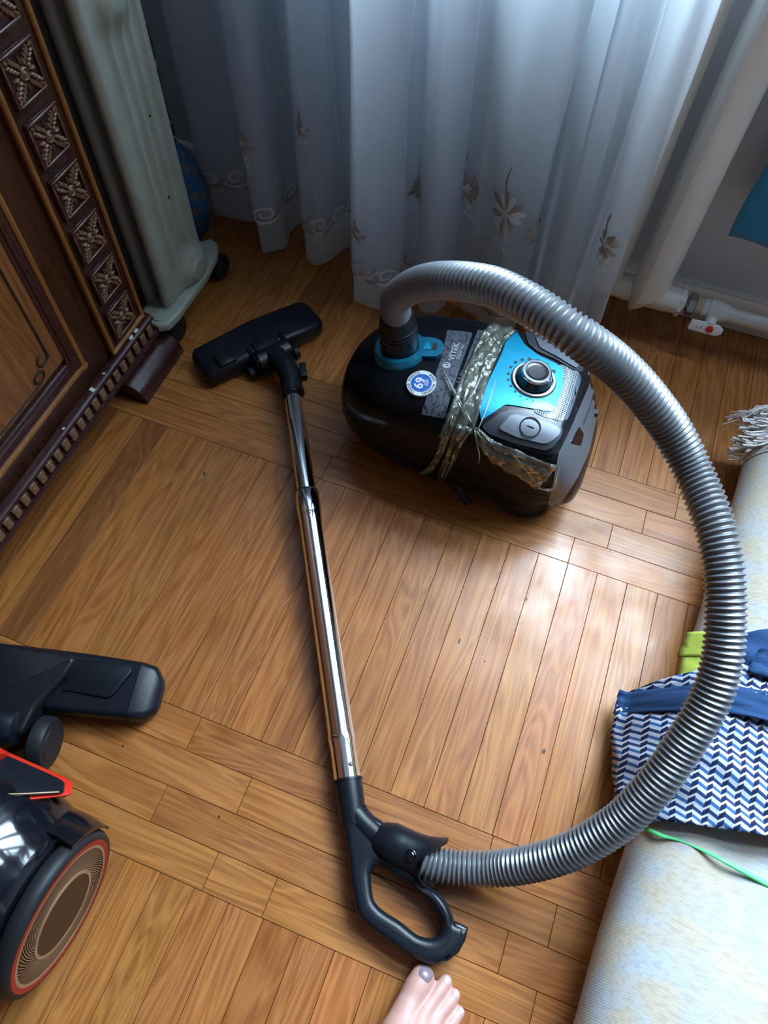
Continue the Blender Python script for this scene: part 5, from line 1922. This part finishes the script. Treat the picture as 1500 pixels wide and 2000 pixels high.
# fringe
b_ = new()
FR = random.Random(5)
for k in range(150):
    t = 0.10 + 2.9 * (k / 149) + FR.uniform(-0.02, 0.02)
    p = rug_pt(t, 0.856, 0.001)
    L_ = FR.uniform(0.018, 0.034)
    side = Vector((-1, 0.0, 0)) 
    lean = max(0.0, 1 - t / 1.7)
    pts_ = [p + Vector((0, -0.004, 0))]
    p2 = p + Vector((-0.010 * (0.4 + lean), 0.014 - 0.012 * lean, 0.004 * (1 - lean)))
    p3 = p2 + Vector((-L_ * (0.35 + 0.6 * lean) * 0.6, L_ * (0.45 - 0.55 * lean) + FR.uniform(-0.006, 0.006), -L_ * 0.35))
    p4 = p3 + Vector((-L_ * 0.35 * (0.3 + lean), L_ * 0.1 * (1 - 2 * lean) + FR.uniform(-0.008, 0.008), -L_ * 0.4))
    pts_ += [p2, p3, p4]
    for q in pts_:
        q.z = max(q.z, 0.002)
    tube(b_, catmull([tuple(q) for q in pts_], 4), [0.0019 * (1 - 0.045 * i) for i in range(13)], 5)
# strands combed over the left flank close to the end
for k in range(90):
    y = 0.795 + 0.062 * FR.random()
    t0 = FR.uniform(0.25, 1.15)
    pts_ = [rug_pt(t0 - 0.16 * q - 0.02, y + 0.010 * q * FR.uniform(-0.4, 0.5), 0.002 + 0.002 * FR.random()) for q in range(4)]
    end = pts_[-1] + Vector((-FR.uniform(0.006, 0.026), FR.uniform(-0.008, 0.004), -0.004))
    end.z = max(end.z, 0.004)
    tube(b_, catmull([tuple(q) for q in pts_ + [end]], 3), 0.0017, 5)
obj('fringe', b_, M['fringe'], rug)['kind'] = 'stuff'

# ---- clothes on the rug
def t_for_x(xx, y):
    lo, hi = 0.0, pi
    for _ in range(40):
        m_ = (lo + hi) / 2
        if rug_pt(m_, y).x < xx:
            lo = m_
        else:
            hi = m_
    return lo
def drape(y0f, y1f, x0f, x1f, nx, ny, lift, wr, seed, overhang=0.0):
    """cloth grid over the rug: u along x, v along y"""
    rn = random.Random(seed)
    ph = [rn.uniform(0, 6.28) for _ in range(6)]
    rows, uvs = [], []
    for j in range(ny + 1):
        v = j / ny
        row, uvr = [], []
        for i in range(nx + 1):
            u = i / nx
            xa, xb = x0f(v), x1f(v)
            x = xa + (xb - xa) * u
            y = y0f(u) + (y1f(u) - y0f(u)) * v
            re = rug_x0(y)
            if x < re + 0.03:
                # hangs beside the flank
                q = (re + 0.03 - x)
                top_ = rug_pt(t_for_x(re + 0.03, y), y).z
                z = top_ - 1.05 * q - 9.0 * q * q
                z = max(z, 0.012)
            else:
                z = rug_pt(t_for_x(x, y), y).z
            z += lift + wr * (0.5 + 0.5 * sin(14 * u + 5 * v + ph[0])) * (0.5 + 0.5 * sin(9 * v - 6 * u + ph[1])) + 0.4 * wr * sin(31 * u + 17 * v + ph[2])
            row.append(Vector((x, y, z)))
            uvr.append((x, y))
        rows.append(row); uvs.append(uvr)
    return rows, uvs
def cloth_obj(name, rows, uvs, m, parent, th=0.0016):
    bm = new()
    ul = bm.loops.layers.uv.new('UVMap')
    V = [[bm.verts.new(p) for p in r] for r in rows]
    for i in range(len(V) - 1):
        for j in range(len(V[0]) - 1):
            f = bm.faces.new((V[i][j], V[i][j + 1], V[i + 1][j + 1], V[i + 1][j]))
            for lp_, (a, c) in zip(f.loops, ((i, j), (i, j + 1), (i + 1, j + 1), (i + 1, j))):
                lp_[ul].uv = uvs[a][c]
    o = obj(name, bm, m, parent, angle=180)
    s_ = o.modifiers.new('cloth', 'SOLIDIFY'); s_.thickness = th; s_.offset = 1
    return o
# lime and navy shirts lie below the shorts
sh = root('lime_shirt', 'folded lime green garment under the navy top on the rug', 'shirt', (0.33, 0.42, 0.16))
RINV[sh.name] = Matrix.Translation((0.33, 0.42, 0.16)).inverted()
rows, uvs = drape(lambda u: 0.385, lambda u: 0.462 - 0.012 * u, lambda v: 0.281 + 0.006 * v, lambda v: 0.42, 26, 16, 0.004, 0.003, 2)
cloth_obj('lime_body', rows, uvs, M['lime'], sh)
rows, uvs = drape(lambda u: 0.428 - 0.020 * u, lambda u: 0.465 - 0.012 * u, lambda v: 0.2795 + 0.006 * v, lambda v: 0.40, 22, 8, 0.008, 0.002, 3)
cloth_obj('lime_cuff', rows, uvs, M['lime'], sh)
nv = root('navy_shirt', 'crumpled navy jersey top on the rug behind the zigzag shorts', 'shirt', (0.42, 0.42, 0.17))
rows, uvs = drape(lambda u: 0.355, lambda u: 0.452 + 0.075 * min(1, u * 1.6) , lambda v: 0.302 + 0.020 * v, lambda v: 0.60, 44, 26, 0.011, 0.010, 9)
cloth_obj('navy_body', rows, uvs, M['navy'], nv)
rows, uvs = drape(lambda u: 0.40 - 0.03 * u, lambda u: 0.435 + 0.02 * u, lambda v: 0.335 + 0.012 * v, lambda v: 0.56, 34, 10, 0.022, 0.006, 4)
cloth_obj('navy_hem', rows, uvs, M['navy'], nv)
so = root('zigzag_shorts', 'navy and white zigzag shorts with navy waistband draped on the rug', 'shorts', (0.36, 0.29, 0.16))
XL = lambda v: 0.246 - 0.018 * v
rows, uvs = drape(lambda u: 0.200 + 0.052 * u, lambda u: 0.352 + 0.004 * u, XL, lambda v: 0.60, 70, 40, 0.018, 0.007, 12)
cloth_obj('shorts_body', rows, uvs, M['zigzag'], so)
rows, uvs = drape(lambda u: 0.341 + 0.004 * u, lambda u: 0.374 + 0.020 * u, lambda v: 0.2275, lambda v: 0.60, 60, 8, 0.0215, 0.006, 12)
cloth_obj('waistband', rows, uvs, M['navy'], so)
rows, uvs = drape(lambda u: 0.370 + 0.018 * u, lambda u: 0.384 + 0.034 * sin(min(1, u * 2.2) * pi * 0.6), lambda v: 0.232 + 0.02 * v, lambda v: 0.60, 60, 8, 0.016, 0.004, 12)
cloth_obj('shorts_back', rows, uvs, M['zigzag'], so)
# green packing ribbon
b_ = new()
rb_ = [(1262, 1618), (1290, 1631), (1330, 1642), (1380, 1664), (1430, 1690), (1500, 1728), (1560, 1760)]
Lp, Rp = [], []
cpts = catmull(rb_, 6)
for k, (px, py) in enumerate(cpts):
    z = 0.1
    for _ in range(12):
        p = at_z(px, py, z)
        z = rug_pt(t_for_x(p.x, p.y), p.y).z + 0.004 + 0.004 * sin(k * 0.35)
    wq = 0.0027 * (0.35 + 0.65 * abs(cos(k * 0.11)))
    Lp.append(p + Vector((0.001, wq, 0))); Rp.append(p - Vector((0.001, wq, 0)))
grid(b_, [Lp, Rp])
rbn = obj('ribbon', b_, M['ribbon'], angle=180)
q = rbn.modifiers.new('film', 'SOLIDIFY'); q.thickness = 0.0004
tag(rbn, 'thin shiny green packing ribbon lying across the beige rug', 'ribbon')

# ================================================================== FOOT
person = root('person', 'bare right foot standing on the parquet at the bottom edge', 'person', (0.095, -0.15, 0.0))
CH_ = [[(0.0865, -0.0395, 0.0150, 0.0142), (0.0835, -0.052, 0.0165, 0.0155), (0.0805, -0.066, 0.0185, 0.0150), (0.0785, -0.080, 0.0220, 0.0165), (0.078, -0.100, 0.0280, 0.0215), (0.082, -0.135, 0.0370, 0.027)],
       [(0.1135, -0.0345, 0.0095, 0.0082), (0.1095, -0.044, 0.0135, 0.0088), (0.1035, -0.058, 0.0180, 0.0088), (0.0980, -0.073, 0.0225, 0.0105), (0.0945, -0.098, 0.0290, 0.019), (0.094, -0.14, 0.040, 0.027)],
       [(0.1270, -0.0435, 0.0088, 0.0077), (0.1225, -0.053, 0.0125, 0.0082), (0.1165, -0.065, 0.0165, 0.0083), (0.1115, -0.077, 0.0205, 0.0100), (0.1075, -0.100, 0.0265, 0.018), (0.104, -0.14, 0.035, 0.026)],
       [(0.1375, -0.0570, 0.0082, 0.0072), (0.1335, -0.066, 0.0115, 0.0076), (0.1285, -0.076, 0.0150, 0.0079), (0.1240, -0.087, 0.0185, 0.0095), (0.1190, -0.108, 0.0235, 0.017), (0.112, -0.145, 0.030, 0.024)],
       [(0.1465, -0.0740, 0.0078, 0.0068), (0.1430, -0.082, 0.0100, 0.0074), (0.1385, -0.091, 0.0130, 0.0080), (0.1340, -0.102, 0.0155, 0.0095), (0.1285, -0.120, 0.0190, 0.015), (0.118, -0.155, 0.026, 0.022)],
       [(0.082, -0.135, 0.0370, 0.027), (0.088, -0.175, 0.0500, 0.031), (0.093, -0.215, 0.0700, 0.034), (0.094, -0.232, 0.100, 0.034), (0.094, -0.240, 0.16, 0.037), (0.094, -0.250, 0.25, 0.046), (0.094, -0.255, 0.34, 0.053), (0.094, -0.25, 0.42, 0.050), (0.094, -0.235, 0.47, 0.050)],
       [(0.112, -0.145, 0.030, 0.024), (0.104, -0.185, 0.034, 0.028), (0.096, -0.225, 0.034, 0.031), (0.094, -0.258, 0.031, 0.0285)]]
CH_ = [[(p[0], p[1] + 0.006, p[2], p[3]) for p in ch] for ch in CH_]
vv, ff = [], []
def quick_ball(c, r):
    nu, nv = (14, 8) if r < 0.02 else (32, 16)
    b0 = len(vv)
    for i in range(1, nv):
        th = pi * i / nv
        for k in range(nu):
            a = 2 * pi * k / nu
            vv.append((c[0] + r * sin(th) * cos(a), c[1] + r * sin(th) * sin(a), max(0.0015, c[2] + r * cos(th))))
    vv.append((c[0], c[1], max(0.0015, c[2] + r))); vv.append((c[0], c[1], max(0.0015, c[2] - r)))
    t_, l_ = len(vv) - 2, len(vv) - 1
    for i in range(nv - 2):
        for k in range(nu):
            p, q = b0 + i * nu + k, b0 + i * nu + (k + 1) % nu
            ff.append((p, p + nu, q + nu, q))
    for k in range(nu):
        ff.append((t_, b0 + k, b0 + (k + 1) % nu))
        ff.append((l_, b0 + (nv - 2) * nu + (k + 1) % nu, b0 + (nv - 2) * nu + k))
for ch in CH_:
    for p, q in zip(ch, ch[1:]):
        d = (Vector(p[:3]) - Vector(q[:3])).length
        m_ = max(2, int(d / (0.0035 if p[3] < 0.02 else 0.006)))
        for k in range(m_ + 1):
            t = k / m_
            c = [p[i] * (1 - t) + q[i] * t for i in range(4)]
            quick_ball(c[:3], c[3])
rme = bpy.data.meshes.new('raw')
rme.from_pydata(vv, [], ff)
raw = bpy.data.objects.new('raw', rme)
rme.materials.append(M['skin'])
COL.objects.link(raw)
rm = raw.modifiers.new('r', 'REMESH'); rm.mode = 'VOXEL'; rm.voxel_size = 0.0019
s_ = raw.modifiers.new('s', 'SMOOTH'); s_.factor = 0.5; s_.iterations = 5
me = bpy.data.meshes.new_from_object(raw.evaluated_get(bpy.context.evaluated_depsgraph_get()))
bpy.data.objects.remove(raw)
b_ = new()
b_.from_mesh(me)
FOOT = BVHTree.FromBMesh(b_)
foot = obj('foot', b_, M['skin'], person, angle=180)
def nail(cx, cy, hd, ln, wd, m):
    """a curved toenail laid on the toe, heading hd"""
    bm = new()
    rows = []
    for i in range(7):
        u = -1 + 2 * i / 6
        row = []
        for j in range(9):
            v = -1 + 2 * j / 8
            k = (1 - 0.28 * abs(u) ** 3 - 0.0)
            x = cx + cos(hd) * u * ln - sin(hd) * v * wd * k
            y = cy + sin(hd) * u * ln + cos(hd) * v * wd * k
            h_, n_, i_, d_ = FOOT.ray_cast(Vector((x, y, 0.2)), Vector((0, 0, -1)))
            if h_ is None:
                h_, n_ = Vector((x, y, 0.01)), Vector((0, 0, 1))
            row.append(h_ + n_ * (0.0006 * (1 - max(abs(u), abs(v)) ** 4) + 0.0001))
        rows.append(row)
    grid(bm, rows)
    o = obj('toenail', bm, m, person, angle=180)
    return o
nd = nail(0.0885, -0.0285, radians(72), 0.0065, 0.0085, M['nail_shaded'])
nd['label'] = 'big toenail coloured dark for the shadow over it'
nail(0.1145, -0.0255, radians(66), 0.0038, 0.0042, M['nail'])
nail(0.1280, -0.0348, radians(62), 0.0034, 0.0038, M['nail'])
nail(0.1384, -0.0485, radians(58), 0.0031, 0.0034, M['nail'])
nail(0.1472, -0.0658, radians(55), 0.0026, 0.0030, M['nail'])
